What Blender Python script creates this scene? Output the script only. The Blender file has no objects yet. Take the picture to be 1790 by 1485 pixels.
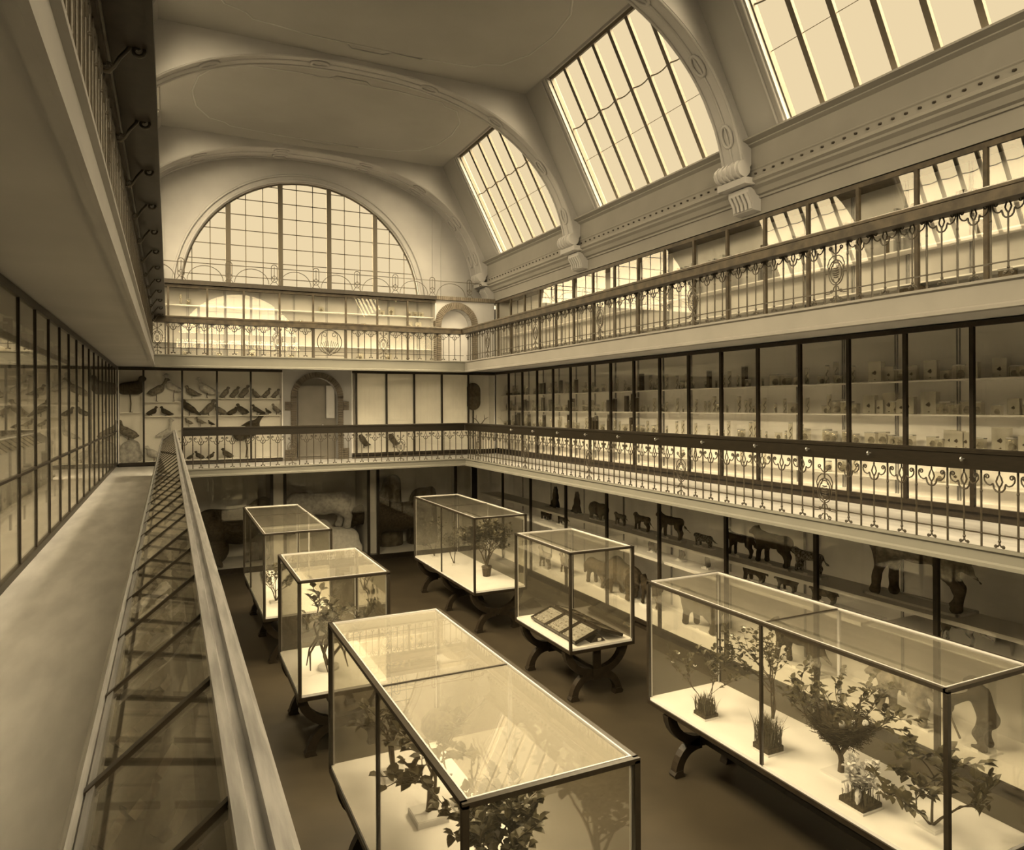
import bpy, bmesh, math, random
import numpy as np
from mathutils import Vector, Matrix
random.seed(7)
sc = bpy.context.scene
COL = sc.collection
PI = math.pi

# ------------------------------------------------------------------ camera
EYE = 1.6
F_PX, PX_W, PX_H = 1247.0, 1790.0, 1485.0
YAW, ROLL = math.atan((895 - 296.1) / F_PX), math.radians(.305)
cam_d = bpy.data.cameras.new('camera')
cam_d.sensor_width = 36.0
cam_d.lens = F_PX / PX_W * 36.0
cam_d.shift_y = -(PX_H / 2 - 709.1) / PX_W
cam_d.clip_start = .05
cam_o = bpy.data.objects.new('camera', cam_d)
COL.objects.link(cam_o)
_f = Vector((math.sin(YAW), math.cos(YAW), 0)); _r = Vector((math.cos(YAW), -math.sin(YAW), 0)); _u = Vector((0, 0, 1))
_rx = _r * math.cos(ROLL) - _u * math.sin(ROLL); _ux = _r * math.sin(ROLL) + _u * math.cos(ROLL)
_m = Matrix((_rx, _ux, -_f)).transposed().to_4x4(); _m.translation = (0, 0, EYE)
cam_o.matrix_world = _m
sc.camera = cam_o

# ------------------------------------------------------------------ view + light
sc.view_settings.view_transform = 'Standard'
sc.view_settings.look = 'None'
sc.view_settings.gamma = 1.0
sc.view_settings.exposure = 0.0
sc.cycles.use_denoising = True
sc.cycles.max_bounces = 10
sc.cycles.diffuse_bounces = 6
sc.cycles.glossy_bounces = 3
sc.cycles.use_adaptive_sampling = True
sc.cycles.adaptive_threshold = .025
sc.cycles.transparent_max_bounces = 40
sc.cycles.sample_clamp_indirect = 6.0

SKY_FRONT, SKY_SUN_SIDE, SKY_ZENITH = .90, 11.0, 24.0
SKY_RGB = (1.0, .805, .505)
w = bpy.data.worlds.new('sky'); sc.world = w; w.use_nodes = True
nt = w.node_tree; nt.nodes.clear()
def wn(t, **k):
    n = nt.nodes.new(t)
    for a, v in k.items(): setattr(n, a, v)
    return n
def wmath(op, a, b=None):
    n = wn('ShaderNodeMath', operation=op)
    for i, v in enumerate((a, b)):
        if v is None: continue
        if isinstance(v, (int, float)): n.inputs[i].default_value = v
        else: nt.links.new(v, n.inputs[i])
    return n.outputs[0]
def wstep(v, lo, hi, out):
    n = wn('ShaderNodeMapRange', interpolation_type='SMOOTHSTEP')
    nt.links.new(v, n.inputs['Value'])
    n.inputs['From Min'].default_value = lo; n.inputs['From Max'].default_value = hi
    n.inputs['To Min'].default_value = 0; n.inputs['To Max'].default_value = out
    return n.outputs['Result']
tc = wn('ShaderNodeTexCoord'); sx = wn('ShaderNodeSeparateXYZ'); nt.links.new(tc.outputs['Generated'], sx.inputs[0])
side = wmath('MULTIPLY', sx.outputs['X'], -1.0); rear = wmath('MULTIPLY', sx.outputs['Y'], -1.0)
tot = wmath('ADD', wmath('ADD', wmath('MULTIPLY', wstep(side, .22, .55, SKY_SUN_SIDE), wmath('ADD', wstep(sx.outputs['Z'], .28, .55, 2.4), 1.0)), wstep(sx.outputs['Z'], .505, .68, SKY_ZENITH)), SKY_FRONT)
bg = wn('ShaderNodeBackground'); bg.inputs[0].default_value = (*SKY_RGB, 1)
tot = wmath('ADD', tot, wstep(rear, .55, .85, 31.0))      # low bright sky behind the viewer
tot = wmath('ADD', tot, wmath('MULTIPLY', wstep(sx.outputs['Z'], .505, .60, 38.0), wstep(sx.outputs['X'], .2, .5, 1.0)))   # high bright sky over the right roof
tot = wmath('MULTIPLY', tot, wstep(sx.outputs['Z'], -.04, .06, 1.0))      # dark ground outside
nt.links.new(tot, bg.inputs[1])
wo = wn('ShaderNodeOutputWorld'); nt.links.new(bg.outputs[0], wo.inputs[0])

def portal(name, center, normal, up, sx_, sy_):
    d = bpy.data.lights.new(name, 'AREA'); d.shape = 'RECTANGLE'; d.size = sx_; d.size_y = sy_
    d.cycles.is_portal = True
    o = bpy.data.objects.new(name, d); COL.objects.link(o)
    z = -Vector(normal).normalized(); y = Vector(up).normalized(); x = y.cross(z).normalized(); y = z.cross(x)
    m = Matrix((x, y, z)).transposed().to_4x4(); m.translation = center
    o.matrix_world = m

# ------------------------------------------------------------------ main sizes (metres; gallery floor of the middle storey is z = 0)
ZF = -3.42          # hall floor
Z2 = 2.90           # upper gallery floor
XG, YE = 7.95, 19.75      # inner edges of the right and the end galleries
XTAB = -.165
XL, XC, YC = -1.25, 9.90, 21.90  # fronts of the wall cases
MX = 3.95           # vault axis
SL_B, SL_T = (9.62, 6.42), (8.07, 9.40)
BAYS = [(4.45, 8.98), (10.6, 14.88), (16.65, 20.72)]
RIBS = [(-2.2, -1.65), (3.85, 4.4), (9.9, 10.45), (15.95, 16.5), (21.95, 22.95)]

# ------------------------------------------------------------------ materials
M = {}
def mat(name, rgb, rough=.6, noise=0, scale=4.0, spec=.3, rgb2=None, detail=4.0, stretch=None, metal=0.0):
    def warm(c):     # pale paints are close to neutral, the sepia cast comes from the daylight
        k = min(1, max(0, (c[0] - .05) / .25)); return (c[0], c[1] + (c[0] * .985 - c[1]) * k, c[2] + (c[0] * .975 - c[2]) * k)
    rgb = warm(rgb); rgb2 = warm(rgb2) if rgb2 else None
    m = bpy.data.materials.new(name); m.use_nodes = True
    n = m.node_tree; b = n.nodes['Principled BSDF']
    b.inputs['Roughness'].default_value = rough
    b.inputs['Specular IOR Level'].default_value = spec
    b.inputs['Metallic'].default_value = metal
    b.inputs['Base Color'].default_value = (*rgb, 1)
    if noise or rgb2:
        t = n.nodes.new('ShaderNodeTexCoord'); mp = n.nodes.new('ShaderNodeMapping')
        if stretch: mp.inputs['Scale'].default_value = stretch
        nz = n.nodes.new('ShaderNodeTexNoise'); nz.inputs['Scale'].default_value = scale; nz.inputs['Detail'].default_value = detail
        cr = n.nodes.new('ShaderNodeValToRGB')
        a = rgb if rgb2 else tuple(c * (1 - noise) for c in rgb); c2 = rgb2 or tuple(min(1, c * (1 + noise)) for c in rgb)
        cr.color_ramp.elements[0].position = .35; cr.color_ramp.elements[1].position = .65
        cr.color_ramp.elements[0].color = (*a, 1); cr.color_ramp.elements[1].color = (*c2, 1)
        n.links.new(t.outputs['Object'], mp.inputs[0]); n.links.new(mp.outputs[0], nz.inputs['Vector'])
        n.links.new(nz.outputs['Fac'], cr.inputs[0]); n.links.new(cr.outputs[0], b.inputs['Base Color'])
    M[name] = m; return m
def glass(name, f0=.04, dust_glare=0.0, tint=.97, k=.96, dust_glare_rgb=(.8, .75, .62), rough=0.0):
    m = bpy.data.materials.new(name); m.use_nodes = True
    n = m.node_tree; n.nodes.clear()
    o = n.nodes.new('ShaderNodeOutputMaterial'); t = n.nodes.new('ShaderNodeBsdfTransparent'); t.inputs[0].default_value = (tint, tint * .995, tint * .97, 1)
    g = n.nodes.new('ShaderNodeBsdfGlossy'); g.inputs['Roughness'].default_value = rough; g.inputs['Color'].default_value = (1, .98, .93, 1)
    lw = n.nodes.new('ShaderNodeLayerWeight'); lw.inputs[0].default_value = .5
    p = n.nodes.new('ShaderNodeMath'); p.operation = 'POWER'; p.inputs[1].default_value = 5
    q = n.nodes.new('ShaderNodeMath'); q.operation = 'MULTIPLY_ADD'; q.inputs[1].default_value = k; q.inputs[2].default_value = f0
    n.links.new(lw.outputs['Facing'], p.inputs[0]); n.links.new(p.outputs[0], q.inputs[0])
    base = t.outputs[0]
    if dust_glare:  # pale diffuse film; also carries painted glare and reflections
        d = n.nodes.new('ShaderNodeBsdfDiffuse'); d.inputs[0].default_value = (*dust_glare_rgb, 1)
        mx0 = n.nodes.new('ShaderNodeMixShader'); mx0.inputs[0].default_value = dust_glare
        n.links.new(t.outputs[0], mx0.inputs[1]); n.links.new(d.outputs[0], mx0.inputs[2]); base = mx0.outputs[0]
    mx = n.nodes.new('ShaderNodeMixShader')
    n.links.new(q.outputs[0], mx.inputs[0]); n.links.new(base, mx.inputs[1]); n.links.new(g.outputs[0], mx.inputs[2])
    n.links.new(mx.outputs[0], o.inputs[0]); M[name] = m; return m

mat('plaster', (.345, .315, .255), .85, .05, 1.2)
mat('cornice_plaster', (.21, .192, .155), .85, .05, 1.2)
mat('upper_fascia_paint', (.215, .194, .152), .6, .04, 2)
mat('ceiling_plaster', (.27, .245, .197), .85, .06, .6)
mat('soffit_plaster', (.40, .56, .44), .85, .06, .8)
mat('fascia_paint', (.18, .175, .13), .6, .04, 2)
mat('hall_floor', (.046, .037, .024), .42, .14, 1.5, .35)
mat('gallery_floor', (.72, .64, .48), .42, .12, 1.6, .4, stretch=(3.0, .7, 1))
mat('dark_wood', (.024, .018, .0115), .36, .25, 12, .35)
mat('rail_wood', (.013, .010, .006), .4, .2, 9, .25, stretch=(1, 1, 6))
mat('worn_wood', (.055, .043, .028), .55, .35, 7, .3)
mat('light_wood', (.30, .245, .155), .35, .25, 9, .5, stretch=(8, .6, 8))
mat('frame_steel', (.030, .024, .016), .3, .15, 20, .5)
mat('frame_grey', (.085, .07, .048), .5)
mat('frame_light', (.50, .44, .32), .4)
mat('iron', (.045, .036, .023), .42, .15, 20, .5)
mat('white_board', (.84, .79, .66), .55, .03, 3)
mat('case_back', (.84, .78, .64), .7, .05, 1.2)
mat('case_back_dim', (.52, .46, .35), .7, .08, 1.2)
mat('diorama_back', (.76, .70, .56), .8, .12, 1.0)
mat('shelf_white', (.82, .77, .63), .45)
mat('blind_cloth', (.90, .84, .70), .85, .04, 2)
mat('snow', (.80, .74, .60), .9, .10, 9)
mat('rock_dark', (.11, .09, .06), .9, .3, 5)
mat('brick', (.13, .102, .066), .85, .2, 8)
mat('mortar', (.55, .49, .37), .9)
mat('door_paint', (.20, .165, .11), .5, .1, 2)
mat('leaf_dark', (.075, .064, .034), .45, .35, 14, .45)
mat('leaf_pale', (.58, .52, .38), .5, .3, 14)
mat('petal', (.85, .79, .64), .6)
mat('bark', (.085, .066, .042), .85, .3, 20)
mat('turf', (.05, .040, .024), .95, .4, 25)
mat('straw', (.10, .08, .05), .8, .4, 30)
mat('slab', (.72, .66, .52), .6)
mat('egg', (.82, .77, .66), .4)
mat('fur_dark', (.040, .030, .018), .75, .35, 16)
mat('fur_brown', (.105, .080, .050), .8, .35, 14)
mat('fur_tan', (.22, .175, .11), .8, .3, 12)
mat('fur_pale', (.42, .36, .25), .85, .2, 9)
mat('fur_spotted', (.30, .24, .15), .8, rgb2=(.05, .038, .022), scale=34, detail=1.0)
mat('feather_dark', (.055, .045, .03), .7, .4, 18)
mat('feather_mid', (.18, .15, .10), .7, .45, 18)
mat('feather_pale', (.48, .42, .31), .7, .25, 14)
mat('specimen', (.06, .047, .03), .7, .4, 30)
mat('specimen_mid', (.25, .20, .13), .7, .4, 30)
mat('insects', (.62, .55, .42), .7, rgb2=(.07, .055, .035), scale=28, detail=6)
mat('card', (.80, .75, .62), .7)
mat('added_sheet_tan', (.78, .71, .56), .75, .12, 6)  # tan of the sheet added under the far desk panes
mat('insect_paper', (.34, .30, .22), .8)
mat('rock_pale', (.40, .35, .26), .9, .35, 9)
mat('tray_dark', (.05, .04, .026), .8, rgb2=(.12, .10, .065), scale=5, detail=6)
mat('jar_lid', (.45, .39, .28), .5)
mat('box_dark', (.07, .055, .035), .6, .3, 10)
mat('box_mid', (.30, .25, .17), .6, .2, 10)
mat('brass', (.75, .66, .46), .3, metal=.9)
glass('window_glass', .0, 0, .97, .1)
glass('case_glass', .032, 0, .98)
glass('pale_reflection_glass', .06, .09, .97)  # pale reflections on the left case panes put into the glass colour
glass('upper_case_glass', .012, 0, .97, .5)
glass('desk_glass', .022, .03, .97, .7)
glass('vitrine_glass', .045, .015, .975)
glass('vitrine_top_glass', .085, .04, .97)
glass('glare_top_glass', .08, .15, .97)  # window glare on the nearest left case top painted as pale diffuse
glass('faint_glare_top_glass', .07, .12, .97)  # weaker glare painted into the top of the short left case
glass('jar_glass', .08, .22, .95, dust_glare_rgb=(.7, .65, .52), rough=.1)

# ------------------------------------------------------------------ mesh builder
class MB:
    def __init__(s): s.v = []; s.f = []; s.mi = []; s.cur = 0; s.sm = []
    def add(s, vs, fs, smooth=False):
        o = len(s.v); s.v += [tuple(p) for p in vs]
        for f in fs: s.f.append([o + i for i in f]); s.mi.append(s.cur); s.sm.append(smooth)
        return s
    def box(s, x0, y0, z0, x1, y1, z1):
        x0, x1 = min(x0, x1), max(x0, x1); y0, y1 = min(y0, y1), max(y0, y1); z0, z1 = min(z0, z1), max(z0, z1)
        return s.add([(x0, y0, z0), (x1, y0, z0), (x1, y1, z0), (x0, y1, z0), (x0, y0, z1), (x1, y0, z1), (x1, y1, z1), (x0, y1, z1)],
                     [(0, 3, 2, 1), (4, 5, 6, 7), (0, 1, 5, 4), (1, 2, 6, 5), (2, 3, 7, 6), (3, 0, 4, 7)])
    def prism(s, poly, fn, d0, d1):
        """poly: 2D points; fn(a,b,d) -> 3D point; extruded from d0 to d1"""
        n = len(poly)
        vs = [fn(a, b, d0) for a, b in poly] + [fn(a, b, d1) for a, b in poly]
        fs = [tuple(range(n))[::-1], tuple(range(n, 2 * n))] + [(i, (i + 1) % n, n + (i + 1) % n, n + i) for i in range(n)]
        return s.add(vs, fs)
    def tube(s, pts, r, n=6, closed=False, caps=True, smooth=True):
        pts = [Vector(p) for p in pts]; m = len(pts)
        rs = r if isinstance(r, (list, tuple)) else [r] * m
        rings = []; up = None
        for i, p in enumerate(pts):
            a = pts[(i - 1) % m] if (closed or i > 0) else p
            b = pts[(i + 1) % m] if (closed or i < m - 1) else p
            t = (b - a)
            t = t.normalized() if t.length > 1e-9 else Vector((0, 0, 1))
            if up is None:
                up = Vector((0, 0, 1)) if abs(t.z) < .9 else Vector((0, 1, 0))
            x = t.cross(up)
            if x.length < 1e-5: x = t.cross(Vector((1, .3, 0)))
            x.normalize(); y = x.cross(t).normalized(); up = y
            rings.append([p + (x * math.cos(2 * PI * k / n) + y * math.sin(2 * PI * k / n)) * rs[i] for k in range(n)])
        vs = [q for rg in rings for q in rg]; fs = []
        for i in range(m if closed else m - 1):
            j = (i + 1) % m
            for k in range(n):
                fs.append((i * n + k, i * n + (k + 1) % n, j * n + (k + 1) % n, j * n + k))
        s.add(vs, fs, smooth)
        if caps and not closed:
            s.add(rings[0], [tuple(range(n))]); s.add(rings[-1], [tuple(range(n))])
        return s
    def lathe(s, prof, c=(0, 0, 0), n=12, smooth=True):
        vs = []; fs = []
        for r, z in prof:
            for k in range(n): vs.append((c[0] + r * math.cos(2 * PI * k / n), c[1] + r * math.sin(2 * PI * k / n), c[2] + z))
        for i in range(len(prof) - 1):
            for k in range(n): fs.append((i * n + k, i * n + (k + 1) % n, (i + 1) * n + (k + 1) % n, (i + 1) * n + k))
        fs.append(tuple(range(n))[::-1]); fs.append(tuple(range((len(prof) - 1) * n, len(prof) * n)))
        return s.add(vs, fs, smooth)
    def mesh(s, name, mats):
        me = bpy.data.meshes.new(name); me.from_pydata(s.v, [], s.f)
        for m in (mats if isinstance(mats, (list, tuple)) else [mats]): me.materials.append(M[m])
        me.polygons.foreach_set('material_index', s.mi); me.polygons.foreach_set('use_smooth', s.sm)
        bm = bmesh.new(); bm.from_mesh(me); bmesh.ops.recalc_face_normals(bm, faces=bm.faces); bm.to_mesh(me); bm.free()
        me.update(); return me
    def build(s, name, mats, parent=None):
        return link(name, s.mesh(name, mats), parent)
def link(name, me, parent=None, loc=None):
    o = bpy.data.objects.new(name, me); COL.objects.link(o)
    if parent is not None:
        o.parent = parent
        # parts are modelled in hall coordinates unless a local place is given
        if loc is None: o.location = parent.matrix_basis.inverted() @ Vector((0, 0, 0)) if parent.parent is None else Vector((0, 0, 0))
        else: o.location = loc
    elif loc is not None: o.location = loc
    return o
def tag(o, label, cat, group=None, kind=None):
    o['label'] = label
    if cat: o['category'] = cat
    if group: o['group'] = group
    if kind: o['kind'] = kind
    return o
def thing(name, label, cat, loc=(0, 0, 0), group=None, rz=0):
    o = bpy.data.objects.new(name, None); o.empty_display_size = .1; COL.objects.link(o)
    o.location = loc; o.rotation_euler = (0, 0, rz)
    return tag(o, label, cat, group)
def struct(name, mb, m, label):
    o = mb.build(name, m); o['kind'] = 'structure'; o['label'] = label; return o
def copy_tree(root, loc, rz=0, label=None, group=None, scale=None):
    r = root.copy(); COL.objects.link(r); r.location = loc; r.rotation_euler = (0, 0, rz)
    if scale: r.scale = (scale,) * 3
    if label: r['label'] = label
    if group: r['group'] = group
    for ch in list(root.children):
        c = ch.copy(); COL.objects.link(c); c.parent = r
        for g in list(ch.children):
            d = g.copy(); COL.objects.link(d); d.parent = c
    return r
XZ = lambda a, b, d: (a, d, b)      # polygon in x,z extruded along y
YZ = lambda a, b, d: (d, a, b)      # polygon in y,z extruded along x
XY = lambda a, b, d: (a, b, d)
def ordinal(k): return ['first', 'second', 'third', 'fourth', 'fifth', 'sixth', 'seventh', 'eighth', 'ninth', 'tenth', 'eleventh', 'twelfth', 'thirteenth', 'fourteenth', 'fifteenth', 'sixteenth', 'seventeenth', 'eighteenth', 'nineteenth', 'twentieth'][k]
def arc(cx, cz, r, a0, a1, n):
    return [(cx + r * math.cos(a0 + (a1 - a0) * i / n), cz + r * math.sin(a0 + (a1 - a0) * i / n)) for i in range(n + 1)]
def spiral(cx, cz, r0, r1, a0, turns, n=14):
    return [(cx + (r0 + (r1 - r0) * i / n) * math.cos(a0 + turns * 2 * PI * i / n), cz + (r0 + (r1 - r0) * i / n) * math.sin(a0 + turns * 2 * PI * i / n)) for i in range(n + 1)]

# ================================================================== STRUCTURE
Y0, Y1 = -3.2, 22.95
struct('floor', MB().box(-3.2, Y0, ZF - .2, 11.2, 25.2, ZF), 'hall_floor', 'dark linoleum floor of the museum hall under the free-standing cases')
struct('floor_gallery_left', MB().box(-2.8, Y0, -.2, -.10, 25.2, 0), 'gallery_floor', 'scuffed pale gallery floor between the left wall case and the sloped desk case')
struct('floor_gallery_right', MB().box(XG, Y0, -.16, 11.2, 25.2, 0), 'gallery_floor', 'middle gallery floor behind the right iron railing')
struct('floor_gallery_back', MB().box(-.10, YE, -.16, XG, 25.2, 0), 'gallery_floor', 'middle gallery floor at the far end in front of the bird cases')
struct('floor_upper_left', MB().box(-2.8, Y0, 2.72, -.36, 23.1, Z2), 'soffit_plaster', 'plain plaster underside of the upper left gallery above the passage')
struct('floor_upper_right', MB().box(XG, Y0, 2.74, 10.6, 23.1, Z2), 'soffit_plaster', 'upper right gallery slab')
struct('floor_upper_back', MB().box(-.36, YE, 2.72, XG, 23.1, Z2), 'soffit_plaster', 'upper gallery slab across the far end')
TRIM_N = [0]
def trim(mb, m, label):
    TRIM_N[0] += 1
    return struct('trim_%d' % TRIM_N[0], mb, m, label)
def fascia_x(mb, x, sgn, ya, yb, zt, zb):   # moulded slab edge along y; sgn: side of the hall
    o = lambda d: x - sgn * d
    poly = [(o(-.02), zt), (o(.05), zt), (o(.05), zt - .03), (o(.02), zt - .05), (o(.02), zb + .07), (o(.045), zb + .05), (o(.045), zb + .01), (o(.02), zb), (o(-.02), zb)]
    return mb.prism(poly, XZ, ya, yb)
def fascia_y(mb, y, xa, xb, zt, zb):
    poly = [(y + .02, zt), (y - .05, zt), (y - .05, zt - .03), (y - .02, zt - .05), (y - .02, zb + .07), (y - .045, zb + .05), (y - .045, zb + .01), (y - .02, zb), (y + .02, zb)]
    return mb.prism(poly, YZ, xa, xb)
trim(fascia_x(MB(), XG, 1, Y0, YE, .05, -.17), 'fascia_paint', 'moulded edge of the middle right gallery floor')
trim(fascia_y(MB(), YE, -.1, XG, .05, -.17), 'fascia_paint', 'moulded edge of the middle far gallery floor')
trim(fascia_x(MB(), XG, 1, Y0, YE, 2.93, 2.60), 'upper_fascia_paint', 'moulded pale edge of the upper right gallery')
trim(fascia_y(MB(), YE, -.36, XG, 2.93, 2.60), 'fascia_paint', 'moulded edge of the upper far gallery')
trim(fascia_x(MB(), -.36, -1, Y0, YE, 2.95, 2.62), 'plaster', 'pale moulded edge of the upper left gallery')
struct('wall_left', MB().box(-3.0, Y0, ZF, -2.8, 25.2, 6.5).box(-2.8, Y0, Z2, -2.0, Y1, 6.42), 'plaster', 'left wall of the hall')
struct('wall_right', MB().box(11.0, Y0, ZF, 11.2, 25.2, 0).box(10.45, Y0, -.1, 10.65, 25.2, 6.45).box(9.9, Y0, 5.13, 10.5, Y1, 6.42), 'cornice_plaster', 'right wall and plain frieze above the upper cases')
# far wall: door bay, flanks and the lunette wall above the upper cases
DX0, DX1, DSP = 3.42, 4.64, 1.87
dc = (DX0 + DX1) / 2; dr = (DX1 - DX0) / 2
mb = MB()
mb.prism([(3.02, 0), (3.02, 2.72), (5.07, 2.72), (5.07, 0), (DX1, 0)] + arc(dc, DSP, dr, 0, PI, 16) + [(DX0, 0)], XZ, 21.98, 22.45)
LCX, LCZ, LR = 3.95, 4.98, 3.63
mb.prism([(-2.0, 4.98), (-2.0, 6.44), (-.35, 9.6), (8.25, 9.6), (9.9, 6.44), (9.9, 4.98)] + arc(LCX, LCZ, LR, 0, PI, 48), XZ, Y1, Y1 + .25)
# upper end bay with the small arched niche
NX, NZ, NR = 8.53, 4.25, .535
mb.prism([(7.80, Z2), (7.80, 5.12), (9.9, 5.12), (9.9, Z2), (NX + NR, Z2)] + arc(NX, NZ, NR, 0, PI, 16) + [(NX - NR, Z2)], XZ, 21.95, 22.3)
mb.box(-3.0, 22.9, ZF + 3.4, 11, 23.1, 5.0).box(-3.0, 25.0, ZF, 11.2, 25.2, 0)
struct('wall_back', mb, 'plaster', 'far end wall with the round-arched doorway and the great half-round window')
struct('wall_front', MB().prism([(-3.0, ZF), (-3.0, 6.44), (-1.9, 6.44), (-.35, 9.6), (8.25, 9.6), (9.8, 6.44), (10.7, 6.44), (10.7, ZF), (10.7, 4.98)] + arc(LCX, LCZ, LR, 0, PI, 32) + [(-2.9, 4.98), (-2.9, ZF)], XZ, Y0 - .2, Y0).box(-3.0, Y0 - .2, ZF, 10.7, Y0, 4.98), 'plaster', 'wall behind the viewer')
trim(MB().box(-1.9, 21.80, 5.04, 7.80, 22.95, 5.16), 'dark_wood', 'dark ledge board on top of the upper far cases below the half-round window')
# window reveal mouldings
mb = MB()
for r, y in ((LR + .05, Y1 - .03), (LR + .22, Y1 - .02)):
    mb.tube([(LCX + r * math.cos(a), y, LCZ + r * math.sin(a)) for a in [PI * i / 48 for i in range(49)]], .035, 6)
trim(mb, 'plaster', 'double plaster moulding around the half-round window')
mb = MB()
for x in (8.05, 8.35): mb.box(x, Y1 - .03, 5.2, x + .04, Y1, 8.2)
for x in (-.45, -.15): mb.box(x, Y1 - .03, 5.2, x + .04, Y1, 8.2)
trim(mb, 'plaster', 'thin upright plaster lines beside the half-round window')

# ---- lunette windows
def lunette(nm, y, sgn, label):
    mb = MB()
    ring = arc(LCX, LCZ, LR + .02, 0, PI, 48)
    mb.tube([(x, y, z) for x, z in ring], .06, 6)
    mb.box(LCX - LR, y - .05, LCZ + .02, LCX + LR, y + .05, LCZ + .22)
    for x in (1.62, 3.13, 4.62, 6.11):
        h = math.sqrt(LR ** 2 - (x - LCX) ** 2); mb.box(x - .07, y - .07, LCZ, x + .07, y + .07, LCZ + h)
    o = struct(nm, mb, 'frame_grey', label)
    t = MB()
    xs = [-.1, .62, 1.12, 2.12, 2.62, 3.62, 4.12, 5.12, 5.62, 6.6, 7.1]
    for x in xs:
        if abs(x - LCX) < LR - .1: t.box(x - .012, y - .012, LCZ, x + .012, y + .012, LCZ + math.sqrt(LR ** 2 - (x - LCX) ** 2))
    for k in range(1, 8):
        z = LCZ + .12 + .47 * k; h2 = LR ** 2 - (z - LCZ) ** 2
        if h2 > 0.05: t.box(LCX - math.sqrt(h2), y - .012, z - .011, LCX + math.sqrt(h2), y + .012, z + .011)
    t.build('glazing_bar', 'frame_grey', o)
    g = MB().prism(arc(LCX, LCZ, LR, 0, PI, 48), XZ, y + .02 * sgn, y + .026 * sgn); g.build('pane', 'window_glass', o)
    return o
lunette('window_1', Y1 + .14, 1, 'great half-round window of many panes in the far wall')
lunette('window_2', Y0 - .1, -1, 'half-round window behind the viewer')
portal('daylight_far', (LCX, Y1 + .35, LCZ + 1.75), (0, -1, 0), (0, 0, 1), 7.4, 3.8)
portal('daylight_front', (LCX, Y0 - .35, LCZ + 1.75), (0, 1, 0), (0, 0, 1), 7.4, 3.8)

# ---- sloping roof with skylights
def slope_pt(side, t, off=0.0):
    (bx, bz), (tx, tz) = SL_B, SL_T
    L = math.hypot(tx - bx, tz - bz); nx, nz = (tz - bz) / L, (bx - tx) / L
    x = bx + (tx - bx) * t + nx * off; z = bz + (tz - bz) * t + nz * off
    return (x if side > 0 else 2 * MX - x, z)
WIN_N = [2]
REC = .15
def skylight(side, ya, yb, label):
    WIN_N[0] += 1
    t0, t1 = .0, .985
    P = lambda y, t, off: (slope_pt(side, t, off)[0], y, slope_pt(side, t, off)[1])
    mb = MB()
    def bar(ya_, yb_, ta, tb, o0, o1): mb.add([P(ya_, ta, o0), P(yb_, ta, o0), P(yb_, tb, o0), P(ya_, tb, o0), P(ya_, ta, o1), P(yb_, ta, o1), P(yb_, tb, o1), P(ya_, tb, o1)],
        [(0, 1, 2, 3), (4, 5, 6, 7), (0, 1, 5, 4), (1, 2, 6, 5), (2, 3, 7, 6), (3, 0, 4, 7)])
    n = max(6, round((yb - ya) / .64))
    bar(ya, yb, t0, t0 + .008, REC - .06, REC + .05); bar(ya, yb, t1 - .02, t1, REC - .06, REC + .05)
    bar(ya, ya + .03, t0, t1, REC - .06, REC + .05); bar(yb - .03, yb, t0, t1, REC - .06, REC + .05)
    o = struct('window_%d' % WIN_N[0], mb, 'frame_grey', label)
    step = (yb - ya) / n
    for i in range(1, n):
        mb = MB(); y = ya + step * i
        bar(y - .048, y + .048, t0, t1, REC - .035, REC + .03); mb.build('glazing_bar', 'frame_grey', o)
    mb = MB()
    for i in range(n):
        for tt, r, sag in ((.60, .016, .014), (.36, .007, .0)):
            mb.tube([P(ya + step * (i + k / 6), tt - sag * math.sin(PI * k / 6), REC + .0) for k in range(7)], r, 5)
    mb.build('lapped_glass_edge', 'frame_grey', o)
    mb = MB(); bar(ya, yb, t0, t1, REC, REC + .006); mb.build('pane', 'window_glass', o)
    c = P((ya + yb) / 2, .5, REC + .25); n0 = Vector(P(0, 0, 0)) - Vector(P(0, 0, 1))
    portal('daylight_roof', c, n0, Vector(P(0, 1, 0)) - Vector(P(0, 0, 0)), yb - ya + .1, 3.3)
    return o
NAMES_R = ['right roof window at the upper right, nearest the viewer', 'large right roof window in the middle of the vault', 'right roof window at the far end of the vault']
for i, (ya, yb) in enumerate(BAYS):
    skylight(1, ya, yb, 'sloping ' + NAMES_R[i]); skylight(-1, ya, yb, 'sloping ' + NAMES_R[i].replace('right roof', 'left roof').replace(' at the upper right', ''))
# roof surfaces around the openings
mb = MB()
def quad(mb, a, b, c, d): mb.add([a, b, c, d], [(0, 1, 2, 3)])
for side in (1, -1):
    P = lambda y, t, off=0.0: (slope_pt(side, t, off)[0], y, slope_pt(side, t, off)[1])
    prev = Y0
    for ya, yb in BAYS + [(Y1 + .1, None)]:
        quad(mb, P(prev, 0), P(ya, 0), P(ya, 1), P(prev, 1))
        if yb is None: break
        for a, b in ((.985, 1.0),): quad(mb, P(ya, a), P(yb, a), P(yb, b), P(ya, b))
        e = REC + .08
        quad(mb, P(ya, .0), P(yb, .0), P(yb, .0, e), P(ya, .0, e)); quad(mb, P(ya, .985), P(yb, .985), P(yb, .985, e), P(ya, .985, e))
        quad(mb, P(ya, .0), P(ya, .985), P(ya, .985, e), P(ya, .0, e)); quad(mb, P(yb, .0), P(yb, .985), P(yb, .985, e), P(yb, .0, e))
        prev = yb
zt = SL_T[1]
mb.box(2 * MX - SL_T[0] - .02, Y0, zt, SL_T[0] + .02, Y1 + .1, zt + .15)
struct('ceiling', mb, 'ceiling_plaster', 'plaster vault with flat crown and sloping sides around the roof windows')
mb = MB()
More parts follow.
